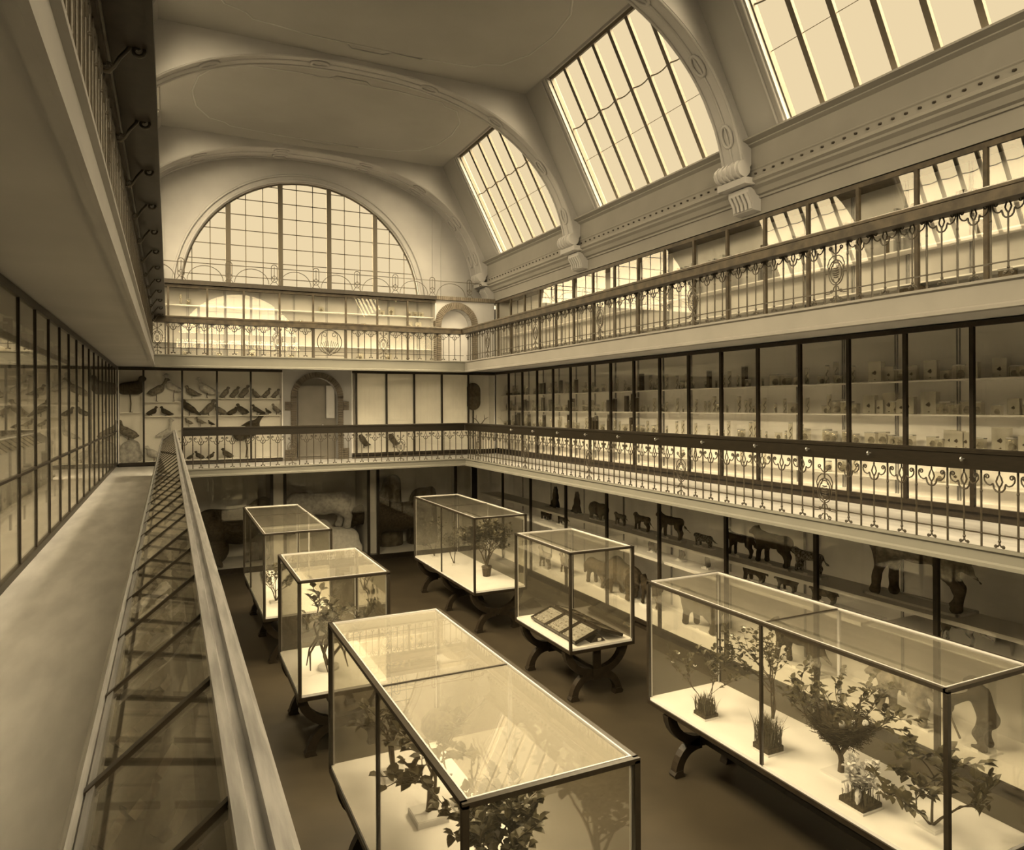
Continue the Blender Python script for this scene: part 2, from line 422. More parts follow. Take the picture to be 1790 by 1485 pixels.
for side in (1, -1):
    for ya, yb in BAYS:
        P = lambda y, t, off=0.0: (slope_pt(side, t, off)[0], y, slope_pt(side, t, off)[1])
        for d in (.06, .2):
            mb.tube([P(yb + d, 0.01, -.01), P(yb + d, .99, -.01)], .025, 5)
        mb.tube([P(ya - .0, -.004, -.01), P(yb + .2, -.004, -.01)], .03, 5)
trim(mb, 'plaster', 'plaster fillets framing the roof windows')

# ---- arched ribs
RA, RB, RZ, RNN = 5.60, 4.3, 5.0, 2.4
def intr(a, k=1.0):
    c, s_ = math.cos(a), math.sin(a)
    return (MX + RA * k * math.copysign(abs(c) ** (2 / RNN), c), RZ + RB * k * abs(s_) ** (2 / RNN))
angs = [PI * i / 72 for i in range(73)]
ip = [intr(a) for a in angs]; ip = [p for p in ip if p[1] > 5.72]
for (ya, yb), nm in zip(RIBS, ('arched rib behind the viewer', 'arched rib above the viewer', 'nearest arched rib ending in a scroll between the two large roof windows', 'middle arched rib with oval bosses crossing the vault', 'wide arched rib framing the half-round window')):
    mb = MB()
    outer = [(-1.85, 5.7), (-1.85, 6.42), (-.30, zt + .05), (8.20, zt + .05), (9.75, 6.42), (9.75, 5.7)]
    n = len(ip)
    # two faces as strips so the concave shape stays clean
    def op(p):   # point above on the roof outline
        x, z = p
        if x > 8.2: return (9.75 - (min(max((z + .35 - 6.42), 0) / (zt - 6.42), 1)) * 1.55, max(z + .35, 5.7))
        if x < -.3: return (-1.85 + (min(max((z + .35 - 6.42), 0) / (zt - 6.42), 1)) * 1.55, max(z + .35, 5.7))
        return (x, zt + .05)
    q = [op(p) for p in ip]
    vs = [(x, ya, z) for x, z in ip] + [(x, ya, z) for x, z in q] + [(x, yb, z) for x, z in ip] + [(x, yb, z) for x, z in q]
    fs = []
    for i in range(n - 1):
        fs += [(i, i + 1, n + i + 1, n + i), (2 * n + i, 3 * n + i, 3 * n + i + 1, 2 * n + i + 1), (i, 2 * n + i, 2 * n + i + 1, i + 1), (n + i, n + i + 1, 3 * n + i + 1, 3 * n + i)]
    mb.add(vs, fs)
    for yy in (ya + .04, yb - .04):
        mb.tube([(x, yy, z) for x, z in ip], .035, 5)
    mb.tube([(x, (ya + yb) / 2, z - .0) for x, z in ip], .03, 5)
    for a in (.30, .62, .98, 1.33, 1.68, 2.1, 2.5):       # oval bosses on the soffit
        x, z = intr(a, .997); x2, z2 = intr(a + .02, .997); tx, tz = x2 - x, z2 - z; L = math.hypot(tx, tz); tx /= L; tz /= L
        for dy in ((0,) if yb - ya < .8 else (-.22, .22)):
            mb.tube([(x + tx * .2 * math.cos(u), (ya + yb) / 2 + dy + .12 * math.sin(u), z + tz * .2 * math.cos(u)) for u in [2 * PI * k / 14 for k in range(14)]], .035, 5, closed=True)
    for sgn in (1, -1):    # scroll foot and fluted console below the cornice
        X = lambda x: x if sgn > 0 else 2 * MX - x
        ym = (ya + yb) / 2 if yb - ya < .8 else ya + .3
        mb.tube([(X(9.44), ym - .32, 5.90), (X(9.44), ym + .32, 5.90)], .15, 14)
        for k in range(5): mb.tube([(X(9.44 + .155 * math.cos(u)), ym - .24 + .12 * k, 5.90 + .155 * math.sin(u)) for u in [2 * PI * j / 12 for j in range(12)]], .022, 5, closed=True)
        mb.prism([(X(a), b) for a, b in ((9.92, 5.18), (9.72, 5.20), (9.70, 5.32), (9.60, 5.50), (9.60, 5.60), (9.92, 5.60))], XZ, ym - .26, ym + .26)
        for k in range(5): mb.tube([(X(9.70), ym - .2 + .1 * k, 5.22), (X(9.685), ym - .2 + .1 * k, 5.34), (X(9.585), ym - .2 + .1 * k, 5.50)], .036, 6)
        mb.box(X(9.42), ym - .36, 5.62, X(9.9), ym + .36, 5.74)
    trim(mb, 'plaster', nm)
# ---- cornice along the side walls with a row of small beads
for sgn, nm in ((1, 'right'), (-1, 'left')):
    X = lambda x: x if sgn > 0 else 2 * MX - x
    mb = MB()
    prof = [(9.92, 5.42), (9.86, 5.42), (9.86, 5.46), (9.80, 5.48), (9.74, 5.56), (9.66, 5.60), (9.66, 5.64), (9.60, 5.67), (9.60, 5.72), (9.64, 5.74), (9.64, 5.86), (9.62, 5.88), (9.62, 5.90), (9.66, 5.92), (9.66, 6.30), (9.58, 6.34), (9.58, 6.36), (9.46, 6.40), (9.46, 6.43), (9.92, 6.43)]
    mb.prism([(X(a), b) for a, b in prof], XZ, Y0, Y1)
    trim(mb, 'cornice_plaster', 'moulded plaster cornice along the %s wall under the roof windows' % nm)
mb = MB(); y = 2.0
while y < 22.6:
    mb.lathe([(.0, -.02), (.028, -.012), (.03, .012), (.0, .02)], (9.635, y, 5.80), 6); y += .21
trim(mb, 'dark_wood', 'row of small dark beads on the right cornice')
# ---- stucco line ornament on the crown panels
for (ya, yb) in [(4.4, 9.9), (10.45, 15.95), (16.5, 21.95)]:
    mb = MB(); yc = (ya + yb) / 2; pts = []
    def o_(x, y): pts.append((MX + x, yc + y, zt + .012))
    hx, hy = 3.3, 2.1
    base = [(-1.2, hy), (-.5, hy), (-.35, hy + .18), (.35, hy + .18), (.5, hy), (1.2, hy), (hx - .9, hy - .15), (hx - .75, hy - .35), (hx - .35, hy - .5), (hx, hy - 1.2), (hx + .1, 0)]
    full = base + [(x, -y) for x, y in base[::-1][1:]]
    full += [(-x, -y) for x, y in full]
    for x, y in full: o_(x, y)
    mb.tube(pts, .03, 5, closed=True)
    trim(mb, 'plaster', 'thin stucco line ornament on the flat crown panel between ribs at %d metres' % yc)
# ---- doorway and brick arches of the far wall
mb = MB(); mb.box(DX0 - .02, 22.28, 0, DX1 + .02, 22.36, DSP + dr + .05)
d1 = struct('door_1', mb, 'door_paint', 'dark door leaf in the brick-arched doorway of the far wall')
MB().box(DX0 + .08, 22.22, .1, DX0 + .86, 22.28, 2.25).build('door_leaf', 'door_paint', d1)
MB().box(DX0 + .92, 22.20, 1.25, DX1 - .05, 22.28, 2.25).build('side_light', 'case_back_dim', d1)
MB().lathe([(.0, -.02), (.03, -.01), (.03, .01), (0, .02)], (DX0 + .8, 22.19, 1.05), 8).build('door_knob', 'brass', d1)
def bricks_arch(mb, cx, cz, r0, r1, y0, y1, n):
    for i in range(n):
        a0 = PI * (i + .08) / n; a1 = PI * (i + .92) / n
        mb.prism([(cx + r0 * math.cos(a0), cz + r0 * math.sin(a0)), (cx + r1 * math.cos(a0), cz + r1 * math.sin(a0)), (cx + r1 * math.cos(a1), cz + r1 * math.sin(a1)), (cx + r0 * math.cos(a1), cz + r0 * math.sin(a1))], XZ, y0, y1)
mb = MB(); bricks_arch(mb, dc, DSP, dr, dr + .17, 21.93, 22.1, 30)
for sgn in (-1, 1):
    e = DX1 if sgn > 0 else DX0
    z = 0.0; k = 0
    while z < DSP - .03:
        wd = .33 if (z < .30 or 1.45 < z < 1.72) else .17
        for b in range(2 if wd > .2 else 1):
            mb.box(e + sgn * (.17 * b + .006), 21.93, z + .006, e + sgn * (.17 * (b + 1) - .006), 22.1, z + .062)
        z += .068
trim(mb, 'brick', 'brick surround of the arched doorway with stepped quoins')
mb = MB(); bricks_arch(mb, NX, NZ, NR, NR + .22, 21.9, 22.1, 34)
for sgn in (-1, 1):
    e = NX + sgn * NR; z = Z2
    while z < NZ - .03: mb.box(e + sgn * .006, 21.9, z + .006, e + sgn * .21, 22.1, z + .062); z += .068
for k in range(30): mb.box(7.82 + .07 * k, 21.86, 5.06, 7.88 + .07 * k, 22.2, 5.18)
trim(mb, 'brick', 'brick arch of the small niche at the right end of the upper far gallery with a brick course on top')
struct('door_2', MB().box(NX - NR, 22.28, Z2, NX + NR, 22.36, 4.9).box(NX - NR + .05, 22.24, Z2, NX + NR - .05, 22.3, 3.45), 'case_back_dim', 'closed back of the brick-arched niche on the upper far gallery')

# ================================================================== IRON RAILINGS
def bar_mesh():
    mb = MB(); mb.tube([(0, 0, .02), (0, 0, .89)], .0125, 6)
    mb.lathe([(.017, .185), (.017, .205)], n=6); mb.lathe([(.016, .64), (.016, .66)], n=6)
    return mb.mesh('plain_bar', 'iron')
def flower_mesh():
    mb = MB(); T = lambda pts, r=.0085: mb.tube([(a, 0, b) for a, b in pts], r, 5)
    T([(0, .10), (0, .66)], .010)
    mb.lathe([(.015, .185), (.018, .195), (.015, .205)], n=6); mb.lathe([(.014, .12), (.018, .13), (.010, .15)], n=6); mb.lathe([(.008, .085), (.014, .095), (.008, .11)], n=6)
    for s_ in (-1, 1):
        T([(s_ * a, b) for a, b in [(.0, .10), (.012, .085), (.022, .07)] + spiral(.037, .072, .018, .005, PI, -1.2, 10)])
        # cup, shoulder and scroll up to the neighbouring bar
        T([(s_ * a, b) for a, b in [(0, .652), (.032, .662), (.054, .69), (.060, .722), (.068, .745)]], .010)
        T([(s_ * a, b) for a, b in [(.068, .745), (.078, .728), (.10, .722), (.13, .735), (.152, .765), (.158, .80)] + spiral(.128, .812, .030, .007, -.4, 1.3, 12)], .0085)
    T([(.0, .70), (.022, .735), (.032, .765), (.020, .805), (0, .85), (-.020, .805), (-.032, .765), (-.022, .735), (0, .70)], .009)
    T([(0, .66), (0, .71)], .010); mb.lathe([(.0, .84), (.011, .85), (.009, .87), (.004, .89)], n=6)
    return mb.mesh('scroll_bar', 'iron')
def emblem_mesh():
    mb = MB(); T = lambda pts, r=.008: mb.tube([(a, 0, b) for a, b in pts], r, 5)
    T([(0, .03), (0, .30)], .011); T([(0, .62), (0, .89)], .012)
    for rx, rz in ((.115, .165), (.085, .135)):
        T([(rx * math.cos(u), .44 + rz * math.sin(u)) for u in [2 * PI * k / 20 for k in range(21)]])
    for k in range(5): T([(-.045 + .006 * abs(k - 2), .38 + .03 * k), (0, .37 + .03 * k), (.045 - .006 * abs(k - 2), .38 + .03 * k)], .009)
    for s_ in (-1, 1):
        T([(s_ * .05, .36), (s_ * .03, .32), (0, .30)]); T([(s_ * .05, .52), (s_ * .035, .58), (0, .62)])
        T([(s_ * a, b) for a, b in [(0, .27), (.03, .25), (.05, .20)] + spiral(.075, .19, .026, .007, PI, -1.2, 10)])
        T([(s_ * a, b) for a, b in [(0, .12), (.03, .13), (.05, .10)] + spiral(.075, .075, .03, .007, 2.4, -1.3, 10)])
        T([(s_ * a, b) for a, b in [(0, .68), (.035, .70), (.06, .73)] + spiral(.08, .765, .03, .007, -2.0, 1.3, 10)])
        T([(s_ * .187, .44), (s_ * .115, .44)], .007); T([(s_ * .187, .17), (s_ * .10, .17)], .007)
        T([(s_ * a, b) for a, b in [(.115, .47), (.13, .55), (.10, .62), (.05, .66), (0, .66)]])
    return mb.mesh('emblem_panel', 'iron')
BAR, FLOWER, EMBLEM = bar_mesh(), flower_mesh(), emblem_mesh()
def railing(label, axis, fixed, a0, a1, z0, pitch, emblem0, emblem_every, rail, rail_mat, group=None, skip=None):
    loc = (fixed, a0, z0) if axis == 'Y' else (a0, fixed, z0)
    t = thing('iron_balustrade', label, 'railing', loc, group)
    rz = PI / 2 if axis == 'Y' else 0
    L = a1 - a0
    n0 = math.ceil((a0 - emblem0) / pitch); n1 = math.floor((a1 - emblem0) / pitch)
    for n in range(n0, n1 + 1):
        a = emblem0 + n * pitch - a0; k = n % emblem_every
        if skip and skip[0] < a + a0 < skip[1]: continue
        nm, me = ('emblem_panel', EMBLEM) if k == 0 else (('baluster', BAR) if k % 2 else ('scroll_baluster', FLOWER))
        o = bpy.data.objects.new(nm, me); COL.objects.link(o); o.parent = t
        o.location = (0, a, 0) if axis == 'Y' else (a, 0, 0); o.rotation_euler = (0, 0, rz)
    lower = MB().box(0, -.009, .188, L, .009, .202)
    (c0, c1, rz0, rz1) = rail
    hr = MB().prism([(c0, rz0), (c1, rz0), (c1, rz1 - .05), (c1 + .012, rz1 - .045), (c1 + .012, rz1 - .012), (c1, rz1), (c0, rz1), (c0 - .012, rz1 - .012), (c0 - .012, rz1 - .045), (c0, rz1 - .05)], lambda a, b, d: (d, a, b), 0, L)
    iron_top = MB().box(0, -.014, .878, L, .014, .892)
    for nm, mb_, m in (('lower_rail', lower, 'iron'), ('upper_rail', iron_top, 'iron'), ('handrail', hr, rail_mat)):
        o = link(nm, mb_.mesh(nm, m), t, (0, 0, 0)); o.rotation_euler = (0, 0, rz)
    return t
# local y of a run along Y points to -x (the hall side)
r1 = railing('dark wood railed iron balustrade of the middle gallery along the right side', 'Y', XG, 2.2, YE - .1, 0, .187, 6.84, 16, (-.08, .06, .88, 1.10), 'rail_wood')
for y in (4.93, 6.09, 7.04, 8.0, 9.17, 10.4, 11.6, 12.8, 14.0, 15.2, 16.4):
    mb = MB(); mb.tube([(-.06, y - 2.2, .99), (-.11, y - 2.2, .99)], .008, 6); mb.tube([(-.11 - .018 * math.cos(u), y - 2.2, .99 + .022 * math.sin(u)) for u in [PI * (k / 8 - .5) * 1.5 for k in range(9)]], .007, 5)
    link('brass_hook', mb.mesh('brass_hook', 'brass'), r1, (0, 0, 0))
railing('iron balustrade of the middle gallery across the far end below the bird cases', 'X', YE, .30, XG - .05, 0, .187, 2.96, 16, (-.06, .08, .88, 1.10), 'rail_wood')
railing('worn-topped iron balustrade of the upper gallery along the right side', 'Y', XG, 2.2, YE - .1, Z2, .179, 6.64, 16, (-.06, .18, .82, .985), 'worn_wood')
r4 = railing('iron balustrade of the upper far gallery with a big round ornament in its middle', 'X', YE, -.34, XG - .05, Z2, .179, 2.60, 16, (-.18, .06, .82, .985), 'worn_wood', skip=(3.52, 4.40))
mb = MB(); T = lambda pts, r=.009: mb.tube([(a + 4.3, 0, b) for a, b in pts], r, 5)
T([(.33 * math.cos(u), .47 + .33 * math.sin(u)) for u in [2 * PI * k / 28 for k in range(29)]], .012)
for s_ in (-1, 1):
    for k in range(4): T([(0, .16), (s_ * (.03 + .04 * k), .32), (s_ * (.05 + .055 * k), .45 + .02 * (3 - k))], .008)
    T([(s_ * a, b) for a, b in [(0, .10), (.14, .2), (.24, .36), (.22, .5)] + spiral(.13, .66, .09, .02, -.6, 1.2, 14)])
    mb.box(4.3 + s_ * .42 - .02, -.02, .02, 4.3 + s_ * .42 + .02, .02, .86)
T([(-.42, .10), (.42, .10)])
link('round_ornament', mb.mesh('round_ornament', 'iron'), r4, (0, 0, 0))
for o in r4.children:
    if o.name.startswith('round_ornament'): o.location = (-.0, 0, 0)

# cresting rail on the ledge under the half-round window
t = thing('iron_cresting', 'thin wrought-iron cresting with arcs and loops on the ledge under the half-round window', 'railing', (0, 21.86, 5.16))
xs = [-1.0, .31, 1.55, 2.79, 3.99, 5.23, 6.44, 7.67, 8.96]
mb = MB(); mb.tube([(-1.4, 0, .50), (9.35, 0, .50)] + [(9.35 + a - .05, 0, b) for a, b in spiral(.05, .45, .05, .02, PI / 2, -1.0, 8)], .012, 6); link('top_rail', mb.mesh('top_rail', 'iron'), t, (0, 0, 0))
mb = MB()
for i in range(len(xs) - 1):
    c = (xs[i] + xs[i + 1]) / 2; hw = (xs[i + 1] - xs[i]) / 2 - .15
    mb = MB(); mb.tube([(c + hw * math.cos(u), 0, .02 + .42 * math.sin(u)) for u in [PI * k / 14 for k in range(15)]], .010, 5)
    link('arch_bar', mb.mesh('arch_bar', 'iron'), t, (0, 0, 0))
mb = MB()
mb.tube([(.085 * math.cos(u), 0, (.52 if math.sin(u) > 0 else .18) + .085 * math.sin(u)) for u in [2 * PI * (k + .5) / 16 for k in range(16)]], .011, 5, closed=True)
mb.tube([(0, 0, .16), (0, 0, .55)], .010, 5)
for s_ in (-1, 1): mb.tube([(s_ * .12, 0, .0), (0, 0, .17), (s_ * .085, 0, .27)], .010, 5); mb.tube([(s_ * .085, 0, .2), (0, 0, .30)], .009, 5)
me = mb.mesh('loop', 'iron')
for x in xs: link('loop', me, t, (x, 0, 0))

# upper left railing with its outward-hung desk case seen from below
t = railing('iron balustrade of the upper left gallery seen steeply from below', 'Y', -.37, 2.0, YE - .05, Z2, .185, 5.605, 16, (-.03, .05, .83, .96), 'dark_wood')
t = thing('hanging_desk_case', 'dark desk case overhanging the upper left railing, seen from below with scroll brackets', 'display case', (-.22, 2.0, Z2 + .80))
MB().box(-.36, 2.0, Z2 + .965, -.075, YE, Z2 + 1.0).box(-.11, 2.0, Z2 + .94, -.075, YE, Z2 + 1.1).build('underside_board', 'dark_wood', t)
MB().prism([(-.36, Z2 + 1.0), (-.078, Z2 + 1.0), (-.078, Z2 + 1.10), (-.36, Z2 + 1.02)], XZ, 2.0, YE).build('case_body', 'dark_wood', t)
mb = MB()
pr = [(-.36, .70), (-.33, .70), (-.30, .74), (-.27, .80)] + [(a - .0, b) for a, b in spiral(-.17, .86, .055, .012, PI, -1.4, 14)]
mb.tube([(a, 0, b) for a, b in pr], .013, 6)
mb.tube([(a, 0, b) for a, b in spiral(-.335, .73, .03, .01, 0, 1.2, 10)], .011, 5)
me = mb.mesh('scroll_bracket', 'iron')
for k in range(13):
    o = link('scroll_bracket', me, t, (.22, 3.8 + 1.28 * k - 2.0, -.80 + .09))

# ================================================================== WALL CASES
def wall_case(name, label, axis, face, inward, a0, a1, posts, z0, z1, shelves, depth, back='case_back', wood='dark_wood', pw=.055, base=0.0, foot_at=None, mid_bar=None, standards=True, pane='case_glass', floor=None, cat='display case', shelf_d=None, shelf_0=.20, top_h=.07, shelf_t=.022, skip_pane=()):
    """glazed wall case; axis 'Y' runs along y on the plane x=face, 'X' along x on y=face; inward is +1/-1"""
    def bx(mb, aa, ab, d0, d1, za, zb):
        if axis == 'Y': return mb.box(face + inward * d0, aa, za, face + inward * d1, ab, zb)
        return mb.box(aa, face + inward * d0, za, ab, face + inward * d1, zb)
    loc = (face + inward * depth / 2, (a0 + a1) / 2, base) if axis == 'Y' else ((a0 + a1) / 2, face + inward * depth / 2, base)
    t = thing(name, label, cat, loc)
    bx(MB(), a0, a1, depth - .03, depth, z0, z1).build('back_panel', back, t)
    bx(MB(), a0, a1, .0, depth, z1 - .02, z1).build('top_board', wood, t)
    bx(MB(), a0, a1, .0, depth, z0 - .05, z0).build('floor_board', floor or back, t)
    bx(MB(), a0, a1, -.012, .05, z1 - top_h, z1 + .005).build('top_rail', wood, t)
    bx(MB(), a0, a1, -.012, .05, z0 - .06, z0 + .01).build('bottom_rail', wood, t)
    for a in (a0, a1): bx(MB(), a - .012, a + .012, .02, depth, z0, z1).build('end_panel', back, t)
    if foot_at:
        for a in foot_at: bx(MB(), a - .05, a + .05, .06, .18, base, z0 - .06).build('foot', wood, t)
        bx(MB(), a0, a1, depth - .05, depth - .02, base, z0 - .06).build('plinth', wood, t)
    elif z0 - .06 > base + .01: bx(MB(), a0, a1, .05, depth, base, z0 - .06).build('plinth', wood, t)
    ps = sorted(posts)
    for a in ps: bx(MB(), a - pw / 2, a + pw / 2, -(.018 if pw > .04 else .004), .04 if pw > .04 else .022, z0, z1 - top_h + .02).build('post', wood, t)
    ed = sorted(set([a0] + ps + [a1]))
    for a, b in zip(ed[:-1], ed[1:]):
        if b - a < .12: continue
        bx(MB(), a + pw / 2, b - pw / 2, .010, .015, z0 + .01, z1 - top_h).build('pane', pane, t)
        if standards and b - a > .5:
            m_ = (a + b) / 2
            mb = MB()
            for e in (-.02, .02): bx(mb, m_ + e - .007, m_ + e + .007, depth - .05, depth - .03, z0, z1)
            mb.build('shelf_standard', 'box_mid', t)
    if mid_bar: bx(MB(), a0, a1, -.016, .012, mid_bar - .011, mid_bar + .011).build('cross_bar', wood if isinstance(wood, str) else wood, t)
    for z in shelves:
        bx(MB(), a0 + .01, a1 - .01, shelf_0, (shelf_d or depth - .03), z - shelf_t, z).build('shelf', 'shelf_white', t)
    return t
POST_R = [21.855 - .9863 * k for k in range(25)]
wall_case('specimen_case', 'long glazed wall case of pale shelves and jars along the right middle gallery', 'Y', XC, 1, -1.9, 21.88, POST_R[1:], .18, 2.72, [.45, .95, 1.44, 1.95], .53, back='case_back')
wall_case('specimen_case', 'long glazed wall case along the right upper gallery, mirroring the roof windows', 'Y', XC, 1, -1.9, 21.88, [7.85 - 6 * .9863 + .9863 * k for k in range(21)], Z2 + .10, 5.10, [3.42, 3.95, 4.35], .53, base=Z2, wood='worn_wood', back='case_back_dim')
POST_L = [7.94 - .92 * k for k in range(1, 10)] + [7.94 + .92 * k for k in range(15)]
wall_case('specimen_case', 'tall dark-framed glass case along the left wall of the gallery passage', 'Y', XL, -1, -1.9, 21.6, POST_L, .15, 2.70, [.55, 1.32, 1.65, 2.2], .50, back='case_back', pw=.035, foot_at=[1.0, 2.8, 4.6, 6.0, 7.5, 9.2, 10.55, 12.45, 14.5, 16.5, 18.5, 20.5], mid_bar=.985, standards=True, pane='pale_reflection_glass')
wall_case('specimen_case', 'bird case left of the arched doorway on the far gallery', 'X', YC, 1, -1.24, 3.01, [-.634, .323, 1.223, 2.128], .10, 2.70, [], .50, back='case_back', wood='dark_wood', pw=.05, standards=False)
t = wall_case('specimen_case', 'case with closed white blinds right of the arched doorway', 'X', YC, 1, 5.07, 9.88, [5.20, 6.154, 7.061, 7.995, 8.923], .16, 2.70, [], .50, back='case_back', pw=.05, standards=False)
for a, b in zip([5.23, 6.18, 7.09, 8.02], [6.12, 7.03, 7.97, 8.89]):
    MB().box(a, YC + .06, 1.02 if a > 5.3 else .99, b, YC + .075, 2.63).build('blind', 'blind_cloth', t)
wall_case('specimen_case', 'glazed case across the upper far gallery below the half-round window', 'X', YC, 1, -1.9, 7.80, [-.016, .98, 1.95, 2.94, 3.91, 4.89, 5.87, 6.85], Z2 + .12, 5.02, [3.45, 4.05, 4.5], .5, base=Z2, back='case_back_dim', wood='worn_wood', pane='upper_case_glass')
# ground floor
GR = 9.5
POST_G = [20.51, 18.58, 16.52, 14.55, 12.5, 10.45, 8.36, 6.33, 4.28, 2.2]
tg = wall_case('mammal_case', 'dark ground-floor glass case of stuffed mammals along the right side under the gallery', 'Y', GR, 1, -1.0, 22.6, POST_G, -3.22, -.22, [], 1.42, back='diorama_back', base=ZF, pw=.07, standards=False, floor='shelf_white')
MB().box(GR + .12, -1.0, -1.395, GR + .80, 22.5, -1.365).box(GR + .10, -1.0, -1.42, GR + .13, 22.5, -1.36).build('shelf', 'shelf_white', tg)
MB().box(GR + .12, 7.6, -1.80, GR + .70, 22.5, -1.775).box(GR + .10, 7.6, -1.83, GR + .13, 22.5, -1.77).build('shelf', 'shelf_white', tg)
MB().box(GR + .12, 5.2, -1.80, GR + 1.38, 7.5, -1.775).build('shelf', 'slab', tg)
mb = MB()
for k in range(12): mb.box(GR + 1.36, -.2 + 2.0 * k, -3.2, GR + 1.385, -.16 + 2.0 * k, -.3)
mb.build('back_batten', 'box_mid', tg)
td = wall_case('diorama_case', 'deep ground-floor glass case across the far end holding large animals', 'X', 22.95, 1, -1.0, 9.45, [2.82, 3.21, 5.83, 6.14, 8.86], -3.25, -.22, [], 1.95, back='diorama_back', base=ZF, pw=.09, standards=False)
for a in (3.015, 5.985): MB().box(a - .15, 23.0, -3.2, a + .15, 24.8, -.25).build('partition', 'case_back_dim', td)

# ---- sloped desk case along the left gallery (glass bars every half metre)
TY0, TY1, TYC = -.9, 17.6, 18.9
t = thing('desk_case', 'long sloping glass desk case running along the left gallery edge into the distance', 'display case', (0, 9.0, 0))
XA, ZA, XB, ZB = -.150, .865, .074, 1.045
MB().box(-.155, TY0, .02, -.10, TYC, .80).box(-.155, TY0, .0, .12, TYC, .06).build('body', 'light_wood', t)
MB().prism([(-.10, .60), (.13, .60), (.13, .98), (-.10, .74)], XZ, TY0, TYC).build('case_box', 'light_wood', t)
MB().prism([(-.172, .80), (-.150, .80), (-.150, .865), (-.158, .885), (-.172, .865)], XZ, TY0, TYC).prism([(-.146, .82), (-.132, .82), (-.132, .882), (-.146, .870)], XZ, TY0, TYC).build('front_moulding', 'light_wood', t)
MB().prism([(.070, .96), (.146, .96), (.150, .985), (.146, 1.045), (.136, 1.055), (.132, 1.072), (.112, 1.072), (.108, 1.058), (.094, 1.056), (.090, 1.066), (.072, 1.064)], XZ, TY0, TYC).build('top_rail', 'light_wood', t)
def dz(x): return ZA + (ZB - ZA) * (x - XA) / (XB - XA)
k = 0; y = .582 - .5 * 3
while y < TY1:
    wdt = .022 if k % 4 == 1 else .013
    MB().prism([(XA, dz(XA) - .02), (XB, dz(XB) - .02), (XB, dz(XB) + .006), (XA, dz(XA) + .006)], XZ, y - wdt / 2, y + wdt / 2).build('glazing_bar', 'dark_wood', t)
    MB().prism([(XA, dz(XA) - .004), (XB, dz(XB) - .004), (XB, dz(XB)), (XA, dz(XA))], XZ, y + wdt / 2, min(y + .5, TY1) - wdt / 2).build('pane', 'desk_glass', t)
    if y > 3.4: MB().prism([(XA + .012, dz(XA) - .011), (XB, dz(XB) - .012), (XB, dz(XB) - .008), (XA + .012, dz(XA) - .007)], XZ, y, min(y + .5, TY1)).build('added_pale_sheet', 'added_sheet_tan', t)  # sheet added so the far panes look pale, as if reflecting the window
    y += .5; k += 1
MB().prism([(XA - .01, .80), (XB + .01, .98), (XB + .01, dz(XB) + .012), (XA - .01, dz(XA) + .012)], XZ, TY1, TYC).build('end_cap', 'light_wood', t)
MB().prism([(XA, dz(XA) - .085), (XB, dz(XB) - .085), (XB, dz(XB) - .065), (XA, dz(XA) - .065)], XZ, TY0, TY1).build('bed', 'tray_dark', t)

# ---- free-standing glass cases
ZB_, ZT_ = -2.45, -.86
def trestle_mesh(xw):
    mb = MB(); hw = xw / 2; th = .055
    def sweep(path, wd, d0, d1):
        n = len(path); L = []; R = []
        for i, (a, b) in enumerate(path):
            p, q = path[max(i - 1, 0)], path[min(i + 1, n - 1)]
            tx, tz = q[0] - p[0], q[1] - p[1]; l = math.hypot(tx, tz)
            ww = wd[i] if isinstance(wd, (list, tuple)) else wd
            L.append((a - tz / l * ww, b + tx / l * ww)); R.append((a + tz / l * ww, b - tx / l * ww))
        mb.prism(L + R[::-1], XZ, d0, d1)
    H = ZB_ - .09 - ZF; zm = H * .48
    for s_ in (-1, 1):
        up = [(s_ * (hw - .06) * math.cos(u), H - .02 - (H - zm - .02) * math.sin(u)) for u in [PI / 2 * k / 8 for k in range(9)]]
        sweep(up, [.075 - .015 * math.sin(k / 8 * PI) for k in range(9)], -th, th)
        dn = [(s_ * (.06 + (hw - .24) * math.sin(u)), zm - .02 - (zm - .05) * (1 - math.cos(u))) for u in [PI / 2 * k / 8 for k in range(9)]]
        sweep(dn, [.08, .075, .07, .062, .06, .058, .058, .062, .068], -th, th)
        fx = dn[-1][0]
        mb.prism([(fx - s_ * .09, 0), (fx + s_ * .07, 0), (fx + s_ * .09, .04), (fx + s_ * .05, .09), (fx - s_ * .05, .09)], XZ, -th - .01, th + .01)
    mb.box(-hw + .02, -th, H - .05, hw - .02, th, H)
    mb.box(-.09, -th - .01, zm - .06, .09, th + .01, zm + .06)
    return mb
